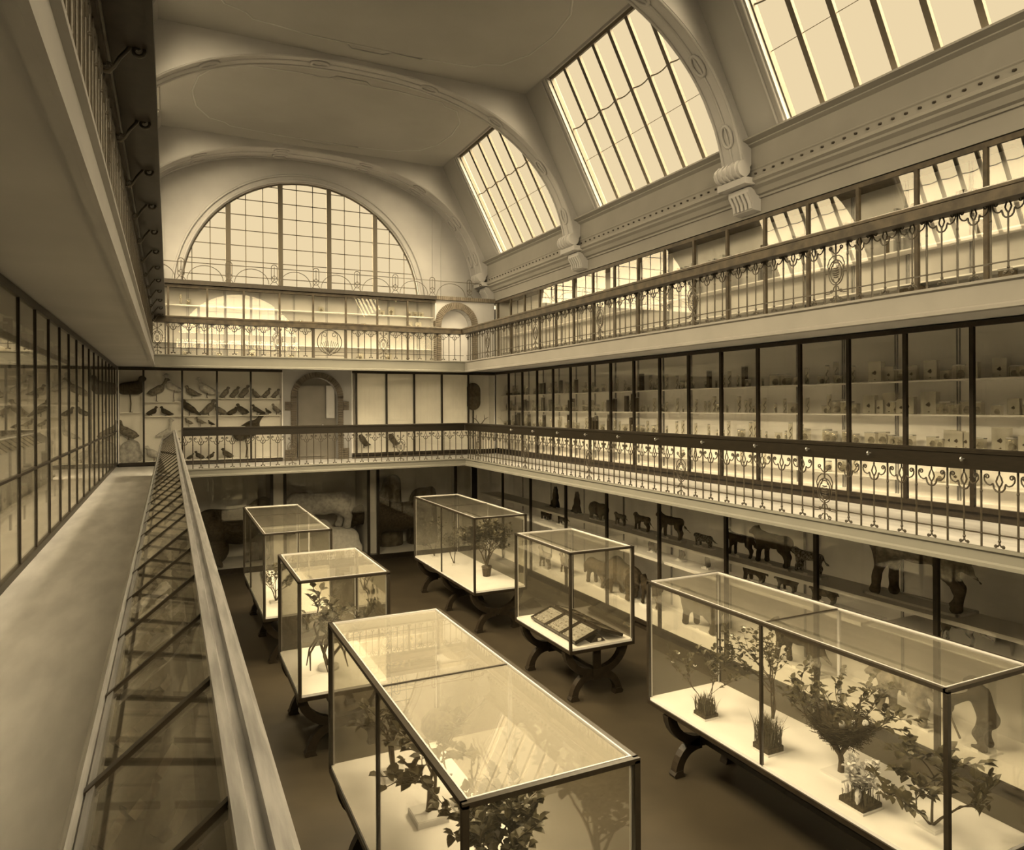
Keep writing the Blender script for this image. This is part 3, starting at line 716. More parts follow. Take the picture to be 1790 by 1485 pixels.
def vitrine(label, x0, x1, y0, y1, div, supports, plank=False, top='vitrine_top_glass'):
    t = thing('glass_display_case', label, 'display case', ((x0 + x1) / 2, (y0 + y1) / 2, ZF), 'free-standing glass cases in the hall')
    fw = .022
    MB().box(x0, y0, ZB_ - .035, x1, y1, ZB_).build('white_board', 'white_board', t)
    MB().box(x0 - .02, y0 - .02, ZB_ - .09, x1 + .02, y1 + .02, ZB_ - .035).build('apron', 'dark_wood', t)
    for x in (x0, x1):
        for y in (y0, y1):
            MB().box(x - fw, y - fw, ZB_ - .035, x + fw, y + fw, ZT_).build('corner_post', 'frame_steel', t)
            sx_, sy_ = (1 if x == x0 else -1), (1 if y == y0 else -1)
            MB().box(x + sx_ * fw, y + sy_ * fw, ZB_, x + sx_ * (fw + .012), y + sy_ * (fw + .012), ZT_ - .01).build('inner_bead', 'frame_light', t)
    MB().box(x0 - fw, y0 - fw, ZT_ - .018, x1 + fw, y0 + fw, ZT_ + .018).box(x0 - fw, y1 - fw, ZT_ - .018, x1 + fw, y1 + fw, ZT_ + .018).box(x0 - fw, y0, ZT_ - .018, x0 + fw, y1, ZT_ + .018).box(x1 - fw, y0, ZT_ - .018, x1 + fw, y1, ZT_ + .018).build('top_frame', 'frame_steel', t)
    e = fw + .012
    MB().box(x0 + fw, y0 + fw, ZT_ + .0, x1 - fw, y0 + e, ZT_ + .022).box(x0 + fw, y1 - e, ZT_, x1 - fw, y1 - fw, ZT_ + .022).box(x0 + fw, y0 + e, ZT_, x0 + e, y1 - e, ZT_ + .022).box(x1 - e, y0 + e, ZT_, x1 - fw, y1 - e, ZT_ + .022).build('putty_bead', 'frame_light', t)
    ys = [y0] + div + [y1]
    for y in div:
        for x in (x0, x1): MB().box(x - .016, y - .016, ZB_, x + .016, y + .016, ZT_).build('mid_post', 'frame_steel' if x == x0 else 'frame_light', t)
        MB().box(x0, y - .012, ZT_ - .012, x1, y + .012, ZT_ + .012).build('top_bar', 'frame_steel', t)
    for a, b in zip(ys[:-1], ys[1:]):
        for x in (x0, x1): MB().box(x - .003, a + .02, ZB_, x + .003, b - .02, ZT_ - .018).build('side_pane', 'vitrine_glass', t)
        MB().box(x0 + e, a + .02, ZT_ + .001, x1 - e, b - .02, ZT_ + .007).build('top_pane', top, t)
    for y in (y0, y1): MB().box(x0 + .02, y - .003, ZB_, x1 - .02, y + .003, ZT_ - .018).build('end_pane', 'vitrine_glass', t)
    tm = trestle_mesh(x1 - x0).mesh('trestle', 'dark_wood')
    for y in supports:
        o = link('trestle', tm, t, (0, y - (y0 + y1) / 2, 0))
        if plank: link('plank', MB().box(-.075, -.06, .30, .075, -.03, ZB_ - .09 - ZF).mesh('plank', 'dark_wood'), t, (0, y - (y0 + y1) / 2, 0))
    zm = (ZB_ - .09 - ZF) * .48
    link('stretcher', MB().box(-.05, supports[0] - (y0 + y1) / 2, zm - .03, .05, supports[-1] - (y0 + y1) / 2, zm + .03).mesh('stretcher', 'dark_wood'), t, (0, 0, 0))
    return t
vitrine('nearest glass case on the left with a glaring top over leafy branches', 1.63, 2.91, 4.10, 8.18, [6.14], [4.45, 7.85], top='glare_top_glass')
vitrine('short glass case in the left row holding a spreading root on white board', 1.63, 2.91, 10.32, 12.34, [], [10.55, 12.1], top='faint_glare_top_glass')
vitrine('farthest glass case of the left row with a small dense bush', 1.63, 2.91, 14.47, 18.55, [17.0], [14.7, 16.5, 18.3])
vitrine('farthest glass case of the right row around a tall bush', 5.99, 7.24, 14.40, 18.60, [16.5], [14.6, 16.5, 18.4])
vitrine('short glass case in the right row holding flat insect drawers', 5.99, 7.24, 10.27, 12.33, [], [10.5, 12.1], plank=True)
vitrine('nearest glass case on the right with grass tufts, a nest tree and rose shrubs', 5.99, 7.24, 3.90, 8.12, [6.03], [4.3, 7.75])

# ================================================================== ORGANIC BODIES (one closed surface each)
def blob(prims, k=.05, res=44, pad=.06):
    """prims: list of (p0, p1, r0, r1) tapered limbs blended into one skin"""
    P0 = np.array([p[0] for p in prims], float); P1 = np.array([p[1] for p in prims], float)
    R = np.array([[p[2], p[3]] for p in prims], float); rm = R.max(1)[:, None]
    lo = np.minimum(P0 - rm, P1 - rm).min(0) - pad; hi = np.maximum(P0 + rm, P1 + rm).max(0) + pad
    h = (hi - lo).max() / res; n = np.ceil((hi - lo) / h).astype(int) + 1
    g = np.stack(np.meshgrid(*[lo[i] + h * np.arange(n[i]) for i in range(3)], indexing='ij'), -1)
    acc = np.zeros(g.shape[:3])
    for a, b, r in zip(P0, P1, R):
        ba = b - a; L2 = max((ba @ ba), 1e-12)
        t = np.clip(((g - a) @ ba) / L2, 0, 1)
        d = np.linalg.norm(g - a - t[..., None] * ba, axis=-1) - (r[0] + (r[1] - r[0]) * t)
        acc += np.exp(-np.clip(d / k, -40, 40))
    Fv = -k * np.log(acc)
    ins = Fv < 0
    nx, ny, nz = (s_ - 1 for s_ in Fv.shape)
    cs = np.zeros((nx, ny, nz, 3)); cnt = np.zeros((nx, ny, nz))
    cor = [(i, j, l) for i in (0, 1) for j in (0, 1) for l in (0, 1)]
    sl = lambda A, c: A[c[0]:c[0] + nx, c[1]:c[1] + ny, c[2]:c[2] + nz]
    for a in cor:
        for ax in range(3):
            if a[ax]: continue
            b = list(a); b[ax] = 1
            fa, fb = sl(Fv, a), sl(Fv, b); m = (fa < 0) != (fb < 0)
            den = np.where(m, fa - fb, 1.0); t = np.where(m, fa / den, 0)
            for q in range(3): cs[..., q] += np.where(m, a[q] + (t if q == ax else 0), 0)
            cnt += m
    idx = np.full((nx, ny, nz), -1); sel = cnt > 0
    idx[sel] = np.arange(sel.sum())
    ii = np.argwhere(sel)
    V = lo + (ii + cs[sel] / cnt[sel][:, None]) * h
    faces = []
    for ax in range(3):
        o1, o2 = [(1, 2), (2, 0), (0, 1)][ax]
        sA = [slice(0, s_) for s_ in Fv.shape]; sB = list(sA)
        sA[ax] = slice(0, Fv.shape[ax] - 1); sB[ax] = slice(1, Fv.shape[ax])
        m = ins[tuple(sA)] != ins[tuple(sB)]
        for c in np.argwhere(m):
            if c[o1] < 1 or c[o2] < 1 or c[o1] >= Fv.shape[o1] - 1 or c[o2] >= Fv.shape[o2] - 1: continue
            q = []
            for d1, d2 in ((0, 0), (1, 0), (1, 1), (0, 1)):
                e = c.copy(); e[o1] -= d1; e[o2] -= d2; q.append(int(idx[tuple(e)]))
            if min(q) >= 0: faces.append(q)
    return V, faces
def blob_mesh(name, prims, m, k=.05, res=44):
    V, Fc = blob(prims, k, res)
    mb = MB(); mb.add([tuple(map(float, v)) for v in V], Fc, True)
    return mb.mesh(name, m)

def quadruped(L=1.0, R=.20, belly=.92, neck=.30, na=40, head=.26, ha=-25, snout=.06, leg=.05, tail=.5, ta=-50, ear=.07, hump=0, stride=.08, tr=.03, hr=.5, dip=0):
    """shoulder height 1, faces +x, stands on z=0"""
    rad = math.radians; P = []
    sh = (L / 2, 0, 1 - R); hp = (-L / 2, 0, 1 - R * .96); md = (0, 0, 1 - R * 1.12 - dip)
    P += [(sh, md, R, R * belly), (md, hp, R * belly, R * .93)]
    if hump: P.append(((L / 2 - .05, 0, 1 + hump - R * .5), (L / 2 - .35, 0, 1 - R * .7), R * .6, R * .5))
    nb = (L / 2 + R * .35, 0, 1 - R * .75); hb = (nb[0] + neck * math.cos(rad(na)), 0, nb[2] + neck * math.sin(rad(na)))
    P.append((nb, hb, R * .72, R * hr))
    sn = (hb[0] + head * math.cos(rad(ha)), 0, hb[2] + head * math.sin(rad(ha)))
    P += [(hb, sn, R * hr * 1.0, snout)]
    for s_ in (-1, 1): P.append(((hb[0] - .02, s_ * R * .32, hb[2] + R * .30), (hb[0] - .05, s_ * R * .45, hb[2] + R * .35 + ear), .03, .018))
    y = R * .55
    for s_ in (-1, 1):
        f = s_ * stride
        P += [((L / 2 - .02, s_ * y, 1 - R * 1.2), (L / 2 - .05 + f * .4, s_ * y, .52), R * .52, leg * 1.5), ((L / 2 - .05 + f * .4, s_ * y, .52), (L / 2 + f * .8, s_ * y, .24), leg * 1.4, leg * .95),
              ((L / 2 + f * .8, s_ * y, .24), (L / 2 + f, s_ * y, .04), leg * .95, leg * .9), ((L / 2 + f, s_ * y, .035), (L / 2 + f + .08, s_ * y, .03), leg * .95, leg * .7)]
        f = -s_ * stride
        P += [((-L / 2, s_ * y, 1 - R * 1.15), (-L / 2 + .10 + f * .4, s_ * y, .55), R * .62, leg * 1.9), ((-L / 2 + .10 + f * .4, s_ * y, .55), (-L / 2 - .10 + f * .8, s_ * y, .29), leg * 1.6, leg * 1.0),
              ((-L / 2 - .10 + f * .8, s_ * y, .29), (-L / 2 - .05 + f, s_ * y, .04), leg, leg * .9), ((-L / 2 - .05 + f, s_ * y, .035), (-L / 2 + .03 + f, s_ * y, .03), leg * .95, leg * .7)]
    if tail:
        a = (-L / 2 - R * .8, 0, 1 - R * .75); b = (a[0] - tail * .5 * math.cos(rad(ta)), 0, a[2] + tail * .5 * math.sin(rad(ta)))
        c = (b[0] - tail * .5 * math.cos(rad(ta * .5)), 0, b[2] + tail * .5 * math.sin(rad(ta * .6)))
        P += [(a, b, tr * 1.3, tr), (b, c, tr, tr * .8)]
    return P
def place_animal(name, label, prims, m, loc, rz, h, base=True, k=.045, res=40, cat='stuffed animal', group=None, base_len=None):
    t = thing(name, label, cat, loc, group, rz); bh = .03 if base else 0
    s_ = [(tuple(c * h for c in a), tuple(c * h for c in b), r0 * h, r1 * h) for a, b, r0, r1 in prims]
    body = link('body', blob_mesh('body', s_, m, k * h, res), t, (0, 0, bh))
    zs = min(v.co.z for v in body.data.vertices); body.location = (0, 0, bh - zs)
    if base:
        xs = [v.co.x for v in body.data.vertices if v.co.z < zs + .12 * h] ; x0, x1 = min(xs) - .04, max(xs) + .04
        link('base_board', MB().box(x0, -.10 * h - .05, 0, x1, .10 * h + .05, bh + .004).mesh('base_board', 'slab'), t, (0, 0, 0))
        yl = (.10 * h + .045) * (1 if rz > 0 else -1)
        link('label_card', MB().box(-.045, yl, .004, .045, yl + (.012 if rz > 0 else -.012), .06).mesh('label_card', 'card'), t, (0, 0, 0))
    return t
UP, DN = PI / 2, -PI / 2      # facing the far end / facing the viewer
XS = 9.98
SA = -1.365; SBz = -1.775; FLz = -3.218
cat_ = dict(L=1.15, R=.20, neck=.22, na=28, head=.22, ha=-15, snout=.07, leg=.055, tail=.75, ta=-45, ear=.05, tr=.035, hr=.55)
fox_ = dict(L=1.1, R=.19, neck=.25, na=30, head=.30, ha=-20, snout=.035, leg=.045, tail=.7, ta=-55, ear=.09, tr=.06)
bear_ = dict(L=1.0, R=.30, neck=.22, na=15, head=.30, ha=-20, snout=.08, leg=.085, tail=0, ear=.05, hr=.5, k=.06)
def Q(**kw):
    d = dict(kw); d.pop('k', None); return quadruped(**d)
A = place_animal
kang = [((0, 0, .22), (.02, 0, .62), .15, .10), ((.02, 0, .62), (.05, 0, .78), .08, .06), ((.05, 0, .80), (.17, 0, .76), .065, .03), ((.05, .03, .84), (.03, .06, .97), .02, .015), ((.05, -.03, .84), (.03, -.06, .97), .02, .015),
        ((.05, .09, .55), (.15, .08, .42), .035, .02), ((.05, -.09, .55), (.15, -.08, .42), .035, .02), ((-.02, .10, .22), (.10, .11, .12), .09, .05), ((-.02, -.10, .22), (.10, -.11, .12), .09, .05), ((.08, .11, .05), (.24, .11, .03), .035, .025), ((.08, -.11, .05), (.24, -.11, .03), .035, .025), ((-.1, 0, .18), (-.32, 0, .06), .08, .05), ((-.32, 0, .06), (-.55, 0, .03), .05, .025)]
A('kangaroo', 'dark upright kangaroo on the white upper shelf, farther of the two upright animals', kang, 'fur_dark', (XS, 17.95, SA), DN, .62)
A('kangaroo', 'dark upright kangaroo on the white upper shelf, nearer of the two upright animals', kang, 'fur_dark', (XS, 16.75, SA), DN, .60)
A('porcupine', 'round bristly brown porcupine on the upper shelf next to the upright animals', Q(L=.9, R=.40, neck=.2, na=0, head=.3, ha=-25, leg=.09, tail=.3, ta=-20, ear=.03, hr=.35), 'fur_brown', (XS, 15.65, SA), UP, .40)
A('wild_cat', 'small tan wild cat on the upper shelf behind the long-tailed cat', Q(**cat_), 'fur_tan', (XS, 14.65, SA), UP, .26)
A('genet', 'slender brown animal with drooping tail on the upper shelf left of the tall cat', Q(**{**cat_, 'ta': -60, 'na': 45}), 'fur_brown', (XS, 13.75, SA), UP, .34)
A('cheetah', 'tall long-tailed brown cat in the middle of the upper shelf', Q(**{**cat_, 'L': 1.25, 'na': 35}), 'fur_brown', (XS, 12.70, SA), UP, .47)
A('civet', 'low striped civet crouching on the upper shelf right of the tall long-tailed cat', Q(L=1.4, R=.30, neck=.25, na=10, head=.3, ha=-20, leg=.08, tail=.9, ta=-30, tr=.06), 'fur_spotted', (XS, 11.62, SA), UP, .24)
A('fox', 'dark fox on the upper shelf behind the post, just left of the large dark hyena', Q(**fox_), 'fur_dark', (XS, 10.55, SA), UP, .42)
A('hyena', 'large dark hyena standing on the upper shelf', Q(L=1.0, R=.24, neck=.28, na=35, head=.26, ha=-18, snout=.07, leg=.06, tail=.4, ta=-75, ear=.09, tr=.05), 'fur_dark', (XS, 9.72, SA), UP, .55)
A('leopard', 'spotted leopard on the upper shelf right of the dark hyena', Q(**cat_), 'fur_spotted', (XS, 8.92, SA), UP, .37)
# low mounted frame with the big animal whose back is hidden by the gallery edge
t = A('horse', 'tall dark long-legged animal on a white-edged platform, its back hidden by the gallery edge', Q(L=1.05, R=.21, neck=.35, na=35, head=.30, ha=-30, leg=.05, tail=.5, ta=-80, ear=.07), 'fur_brown', (10.05, 6.98, SA), UP, 1.02, base=False)
MBp = MB().box(-.75, -.24, 0, .75, -.20, .035).box(-.75, .20, 0, .75, .24, .035).box(-.75, -.24, 0, -.71, .24, .035).box(.71, -.24, 0, .75, .24, .035).box(-.74, -.23, 0, .74, .23, .012)
link('platform', MBp.mesh('platform', 'shelf_white'), t, (0, 0, 0))
A('badger', 'dark low badger on the lower shelf at the far end of the mammal case', Q(L=1.3, R=.34, neck=.2, na=10, head=.35, ha=-20, leg=.1, tail=.3, tr=.06), 'fur_dark', (XS, 18.5, SBz), UP, .24)
A('otter', 'dark otter on the lower shelf right of the badger', Q(L=1.5, R=.30, neck=.25, na=15, head=.3, ha=-20, leg=.1, tail=.8, ta=-20, tr=.08), 'fur_dark', (XS, 17.5, SBz), UP, .21)
A('hedgehog', 'small round spiny hedgehog on the lower shelf in mid case', Q(L=.8, R=.42, neck=.15, na=-10, head=.35, ha=-15, leg=.1, tail=0, ear=.05), 'fur_brown', (XS, 13.3, SBz), UP, .22)
A('squirrel', 'small sitting squirrel with raised tail on the lower shelf', [((0, 0, .15), (.03, 0, .5), .17, .12), ((.03, 0, .5), (.08, 0, .68), .11, .09), ((.08, 0, .68), (.2, 0, .64), .08, .03), ((-.1, 0, .1), (-.28, 0, .35), .06, .08), ((-.28, 0, .35), (-.22, 0, .7), .09, .05), ((.08, .08, .06), (.2, .08, .04), .05, .03), ((.08, -.08, .06), (.2, -.08, .04), .05, .03)], 'fur_brown', (XS, 12.35, SBz), UP, .30)
A('marmot', 'upright sitting marmot on the lower shelf left of the dark shaggy animals', [((0, 0, .2), (.02, 0, .65), .2, .15), ((.02, 0, .65), (.06, 0, .82), .13, .12), ((.06, 0, .84), (.18, 0, .80), .1, .05), ((.05, .12, .08), (.2, .12, .05), .06, .04), ((.05, -.12, .08), (.2, -.12, .05), .06, .04), ((.1, .1, .55), (.2, .06, .45), .04, .03), ((.1, -.1, .55), (.2, -.06, .45), .04, .03)], 'fur_tan', (XS, 11.5, SBz), UP, .30)
A('wolverine', 'dark shaggy wolverine on the lower shelf, farthest of three dark shaggy animals', Q(L=1.1, R=.32, neck=.2, na=10, head=.3, ha=-20, leg=.1, tail=.4, tr=.08), 'fur_dark', (XS, 10.2, SBz), UP, .30)
A('wild_boar', 'small dark boar on the lower shelf, middle one of three dark shaggy animals', Q(L=1.0, R=.33, neck=.2, na=0, head=.4, ha=-25, snout=.05, leg=.07, tail=.2, tr=.02), 'fur_dark', (XS, 9.4, SBz), UP, .27)
A('badger', 'dark flat badger on the lower shelf, nearest of three dark shaggy animals', Q(L=1.3, R=.34, neck=.2, na=5, head=.35, ha=-20, leg=.1, tail=.3, tr=.06), 'fur_brown', (XS, 8.6, SBz), UP, .25)
A('jackal', 'black jackal on the pale lower shelf below the tall long-legged animal', Q(**{**fox_, 'ta': -35, 'tail': .8}), 'fur_dark', (10.0, 6.35, SBz), UP, .34, base=False)
A('roe_deer', 'small pale deer on the case floor at the far end of the mammal case', Q(L=.9, R=.17, neck=.35, na=60, head=.22, ha=-20, leg=.04, tail=.1, ear=.1), 'fur_tan', (10.0, 18.6, FLz), UP, .46)
A('roe_deer', 'small brown deer on the case floor right of the pale deer', Q(L=.9, R=.17, neck=.35, na=55, head=.22, ha=-20, leg=.04, tail=.1, ear=.1), 'fur_brown', (10.2, 17.7, FLz), UP, .42)
A('anteater', 'brown hump-backed animal with lowered head on the case floor behind the insect drawer case', Q(L=.9, R=.26, neck=.35, na=-35, head=.35, ha=-55, leg=.06, tail=.2, ta=-70, ear=.06), 'fur_brown', (10.3, 16.2, FLz), UP, .64)
A('bison', 'big shaggy dark bison calf standing behind a small tree stump on the case floor', Q(L=.8, R=.34, neck=.2, na=-10, head=.3, ha=-50, leg=.07, tail=.3, ta=-80, hump=.12, hr=.6), 'fur_brown', (10.25, 14.95, FLz), UP, .80)
A('black_goat', 'black goat on the case floor next to the shaggy calf', Q(L=.8, R=.22, neck=.25, na=55, head=.24, ha=-30, leg=.05, tail=.1, ear=.08), 'fur_dark', (10.35, 13.9, FLz), UP, .56)
A('tapir', 'bulky dark tapir with raised snout standing on the mammal case floor', Q(L=1.05, R=.30, neck=.25, na=20, head=.34, ha=-10, snout=.06, leg=.08, tail=.1, ear=.08), 'fur_dark', (10.25, 12.0, FLz), UP, .68)
A('wolf', 'dark wolf with hanging tail walking on the mammal case floor', Q(**{**fox_, 'R': .2, 'stride': .14, 'leg': .055, 'tail': .6, 'ta': -70}), 'fur_dark', (10.35, 9.5, FLz), UP, .66)
A('baboon', 'pale baboon on all fours on the case floor left of the standing ape', Q(L=.85, R=.22, neck=.2, na=5, head=.28, ha=-30, snout=.08, leg=.065, tail=.5, ta=-60, ear=.03, hr=.62, dip=-.04), 'fur_tan', (10.1, 7.25, FLz), UP, .66)
# ape standing bent over a long stick
ape = [((-.10, 0, .42), (.02, 0, .72), .125, .135), ((.02, 0, .72), (.12, 0, .86), .10, .07), ((.13, 0, .88), (.20, 0, .86), .085, .055),
       ((-.10, .09, .42), (-.02, .12, .22), .085, .06), ((-.02, .12, .22), (-.10, .12, .05), .055, .04), ((-.10, .12, .03), (.04, .13, .025), .04, .03),
       ((-.10, -.09, .42), (.02, -.12, .22), .085, .06), ((.02, -.12, .22), (-.04, -.12, .05), .055, .04), ((-.04, -.12, .03), (.10, -.13, .025), .04, .03),
       ((.04, .15, .74), (.28, .17, .62), .06, .046), ((.28, .17, .62), (.40, .08, .42), .043, .033), ((.40, .08, .42), (.43, .05, .34), .034, .028),
       ((.04, -.15, .74), (.26, -.17, .60), .06, .046), ((.26, -.17, .60), (.42, -.02, .46), .043, .033)]
t = A('ape', 'dark ape standing bent forward and leaning on a stick, on a pale slab', ape, 'fur_dark', (10.15, 6.12, FLz), UP, .98, k=.025, res=56)
link('stick', MB().tube([(.43, .02, .52), (.41, .03, .30), (.30, .0, .04)], .016, 6).mesh('stick', 'bark'), t, (0, 0, .0))
A('tortoise', 'dark rounded tortoise on the case floor right of the standing ape', [((-.3, 0, .35), (.3, 0, .35), .4, .4), ((.6, 0, .3), (.85, 0, .4), .12, .12), ((.4, .35, .2), (.5, .45, .03), .13, .1), ((.4, -.35, .2), (.5, -.45, .03), .13, .1), ((-.4, .35, .2), (-.5, .45, .03), .13, .1), ((-.4, -.35, .2), (-.5, -.45, .03), .13, .1)], 'fur_brown', (10.3, 5.05, FLz), UP, .36)
# ---- far-end dioramas
def rocks(name, label, blobs, m, loc, cat='rock', res=30, k=.05):
    return tag(link(name, blob_mesh(name, blobs, m, k, res), None, loc), label, cat)
rocks('snow_mound', 'white snowy rock mound under the polar bear', [((-.9, 0, .2), (.6, 0, .25), .45, .5), ((.2, -.2, .5), (.9, -.1, .45), .4, .35), ((-.5, .2, .5), (.1, .2, .8), .35, .3), ((.9, -.2, .1), (1.1, -.2, .1), .3, .25)], 'snow', (4.45, 23.85, FLz), res=36)
A('polar_bear', 'pale bear striding over the white mound in the middle far case', Q(**{k_: v for k_, v in bear_.items() if k_ != 'k'}), 'fur_pale', (4.55, 23.75, -2.42), PI, 1.15, base=False, k=.05)
A('musk_ox', 'dark heavy musk ox filling the right far case', Q(L=.95, R=.33, neck=.25, na=0, head=.3, ha=-50, leg=.07, tail=.2, hump=.08, hr=.55, ta=-80), 'fur_dark', (7.05, 23.85, FLz), PI, 1.5, base=False)
rocks('rock_tower', 'dark square rock tower at the back of the right far case', [((0, 0, 0), (0, 0, 2.1), .38, .30), ((-.2, 0, 0), (-.2, 0, 1.7), .3, .25), ((.2, .1, 0), (.15, .1, 2.2), .25, .22)], 'rock_dark', (7.0, 24.45, FLz))
rocks('rock_ledge', 'low dark rock with a pointed top at the back right of the right far case', [((0, 0, 0), (0, 0, 1.5), .5, .42), ((.3, 0, 0), (.35, 0, 1.75), .3, .2)], 'rock_dark', (8.1, 24.4, FLz))
A('bison', 'huge dark bison with sloping back in the left far case', Q(L=1.0, R=.34, neck=.25, na=-15, head=.3, ha=-55, leg=.07, tail=.3, ta=-80, hump=.14, hr=.6), 'fur_dark', (1.95, 23.9, FLz), 0, 1.62, base=False)
rocks('walrus', 'smooth dark walrus lying at the left end of the left far case', [((-.5, 0, .35), (.3, 0, .45), .32, .5), ((.3, 0, .5), (.45, 0, .95), .42, .26), ((.45, 0, .95), (.62, 0, .92), .24, .16), ((-.5, 0, .3), (-1.0, 0, .12), .28, .08), ((.3, .4, .25), (.55, .6, .05), .14, .08), ((.3, -.4, .25), (.55, -.6, .05), .14, .08)], 'fur_dark', (.85, 23.8, FLz), cat='stuffed animal')
# trophies in the corner bay of the middle gallery
t = thing('shield_trophy', 'dark oval shell mounted upright in the corner bay beside the blinds', 'trophy', (9.22, 22.2, .17))
link('shell', blob_mesh('shell', [((0, 0, 1.55), (0, 0, 1.95), .26, .26)], 'fur_brown', .03, 26), t, (0, 0, 0)); t.children[0].scale = (1, .35, 1)
link('stand', MB().box(-.02, .0, -.03, .02, .04, 1.5).mesh('stand', 'dark_wood'), t, (0, 0, 0))
t = thing('antler_skull', 'small antlered skull below the oval shell in the corner bay', 'trophy', (9.45, 22.15, .95))
link('skull', blob_mesh('skull', [((0, 0, 0), (0, -.06, -.18), .07, .03)], 'fur_pale', .02, 20), t, (0, 0, 0))
for s_ in (-1, 1): link('antler', MB().tube([(s_ * .04, 0, .05), (s_ * .16, 0, .2), (s_ * .3, 0, .28)], [.018, .014, .006], 5).tube([(s_ * .16, 0, .2), (s_ * .14, 0, .36)], [.012, .005], 5).mesh('antler', 'bark'), t, (0, 0, 0))
link('bracket', MB().box(-.03, 0, -.79, .03, .06, .02).mesh('bracket', 'dark_wood'), t, (0, 0, 0))

# ================================================================== BIRDS of the far middle gallery
def bird_prims(body=1.0, neck=.30, na=72, head=.125, beak=.14, leg=.30, tail=.30, ta=-12, fat=.27, lean=28):
    """body length about 1, faces +x, feet at z=0"""
    rad = math.radians; z = leg + fat
    cx, sx_ = math.cos(rad(lean)), math.sin(rad(lean))
    br = (.25 * cx, 0, z + .25 * sx_); rp = (-.25 * cx, 0, z - .25 * sx_)
    nb = (.38 * cx, 0, z + .30 * sx_ + fat * .35); hd = (nb[0] + neck * math.cos(rad(na)), 0, nb[2] + neck * math.sin(rad(na)))
    tl = (rp[0] - tail * math.cos(rad(ta)), 0, rp[2] + tail * math.sin(rad(ta)))
    P = [(rp, br, fat * .85, fat), (br, nb, fat * .75, fat * .5), (nb, hd, fat * .42, head * .75), (hd, (hd[0] + .03, 0, hd[2]), head, head), ((hd[0] + head * .7, 0, hd[2]), (hd[0] + head + beak, 0, hd[2] - .03), head * .4, .015), (rp, tl, fat * .7, .05)]
    return P
def bird(name, label, m, x, z, h, face=1, yaw=0, y=22.18, group=None, cat='stuffed bird', **kw):
    pr = bird_prims(**kw); top = max(p[1][2] for p in pr) + .12; s_ = h / top
    pr = [(tuple(c * s_ for c in a), tuple(c * s_ for c in b), r0 * s_, r1 * s_) for a, b, r0, r1 in pr]
    t = thing(name, label, cat, (x, y, z), group, (0 if face > 0 else PI) + yaw)
    link('body', blob_mesh('body', pr, m, .03 * s_, 34), t, (0, 0, 0))
    leg = kw.get('leg', .3) * s_; lr = max(.006, .02 * s_)
    for d in (-1, 1):
        mb = MB(); yy = d * .08 * s_
        mb.tube([(-.02 * s_, yy, leg + .12 * s_), (.03 * s_, yy, leg * .5), (0, yy, 0)], lr, 5); mb.tube([(-.03 * s_, yy, lr * .6), (.10 * s_, yy, lr * .5)], lr * .7, 4)
        link('leg', mb.mesh('leg', 'bark'), t, (0, 0, 0))
    return t
B1, B2, B3, B4 = 1.87, 1.375, 1.06, .13
t = thing('bird_shelf', 'four white shelf boards behind the glass of the bird case', 'shelf', (1.6, 22.2, B2))
for a, b, z in ((.35, 3.0, 1.87), (-.6, 3.0, 1.375), (.35, 2.1, 1.055), (-.6, .3, 1.775), (-1.22, -.66, 1.48), (-1.22, 3.0, .135)):
    MB().box(a, 22.08, z - .025, b, 22.36, z - .002).build('board', 'shelf_white', t)
W = bird
W('emu', 'big dark long-legged running bird in the leftmost bay of the bird case', 'feather_dark', -.97, 1.48, 1.0, 1, neck=.3, na=75, leg=.75, fat=.30, tail=.2, lean=5, beak=.08)
W('heron', 'dark duck-like bird on the pale rock pile in the leftmost bay', 'feather_mid', -1.0, .72, .55, -1, neck=.45, na=70, leg=.15)
rocks('rock_pile', 'pale rough rock pile at the bottom of the leftmost bird bay', [((-.12, 0, .05), (.1, 0, .12), .18, .2), ((0, .02, .25), (.08, 0, .42), .2, .15), ((-.12, 0, .3), (-.1, 0, .4), .12, .12)], 'rock_pale', (-.97, 22.2, .14), res=26)
W('bustard', 'dark bustard with long raised neck facing right on the top shelf', 'feather_mid', -.33, 1.775, .66, 1, neck=.55, na=60, leg=.45, fat=.25)
W('crane', 'pale tall crane with straight neck on the top shelf', 'feather_pale', .12, 1.775, .78, -1, neck=.6, na=80, leg=.7, fat=.2)
W('duck', 'small dark duck on the second shelf of the second bay, left of its twin', 'feather_dark', -.45, B2, .27, 1, leg=.12)
W('duck', 'small dark duck on the second shelf of the second bay, right of its twin', 'feather_dark', -.08, B2, .27, -1, leg=.12, tail=.5)
W('flamingo', 'pale long-necked flamingo below the two small ducks', 'feather_pale', -.14, .45, .85, 1, neck=.7, na=82, leg=.9, fat=.18)
W('goose', 'pale goose at the foot of the second bird bay', 'feather_pale', -.38, B4, .42, -1, neck=.3, na=65, leg=.2)
W('pheasant', 'dark long-tailed pheasant on the top shelf next to the pale crested bird', 'feather_mid', .58, B1, .36, -1, tail=.7, leg=.3)
W('peacock', 'pale crested large bird on the top shelf of the third bay', 'feather_pale', .98, B1, .60, -1, tail=.5, fat=.26, neck=.45, na=75)
W('hawk', 'dark hawk perched on the second shelf of the third bay', 'feather_dark', .52, B2, .46, -1, tail=.7, ta=-35, lean=35)
W('hawk', 'brown upright hawk perched on the second shelf next to the dark hawk', 'feather_mid', 1.0, B2, .46, 1, tail=.4, lean=45, leg=.2)
W('plover', 'small dark wader leftmost on the third shelf', 'feather_mid', .50, B3, .25, -1, tail=.4, leg=.4)
W('plover', 'small pale-bellied wader in the middle of the third shelf', 'feather_mid', .80, B3, .28, -1, tail=.6, leg=.4)
W('plover', 'smallest dark wader rightmost on the third shelf', 'feather_dark', 1.08, B3, .18, -1, tail=.5, leg=.3)
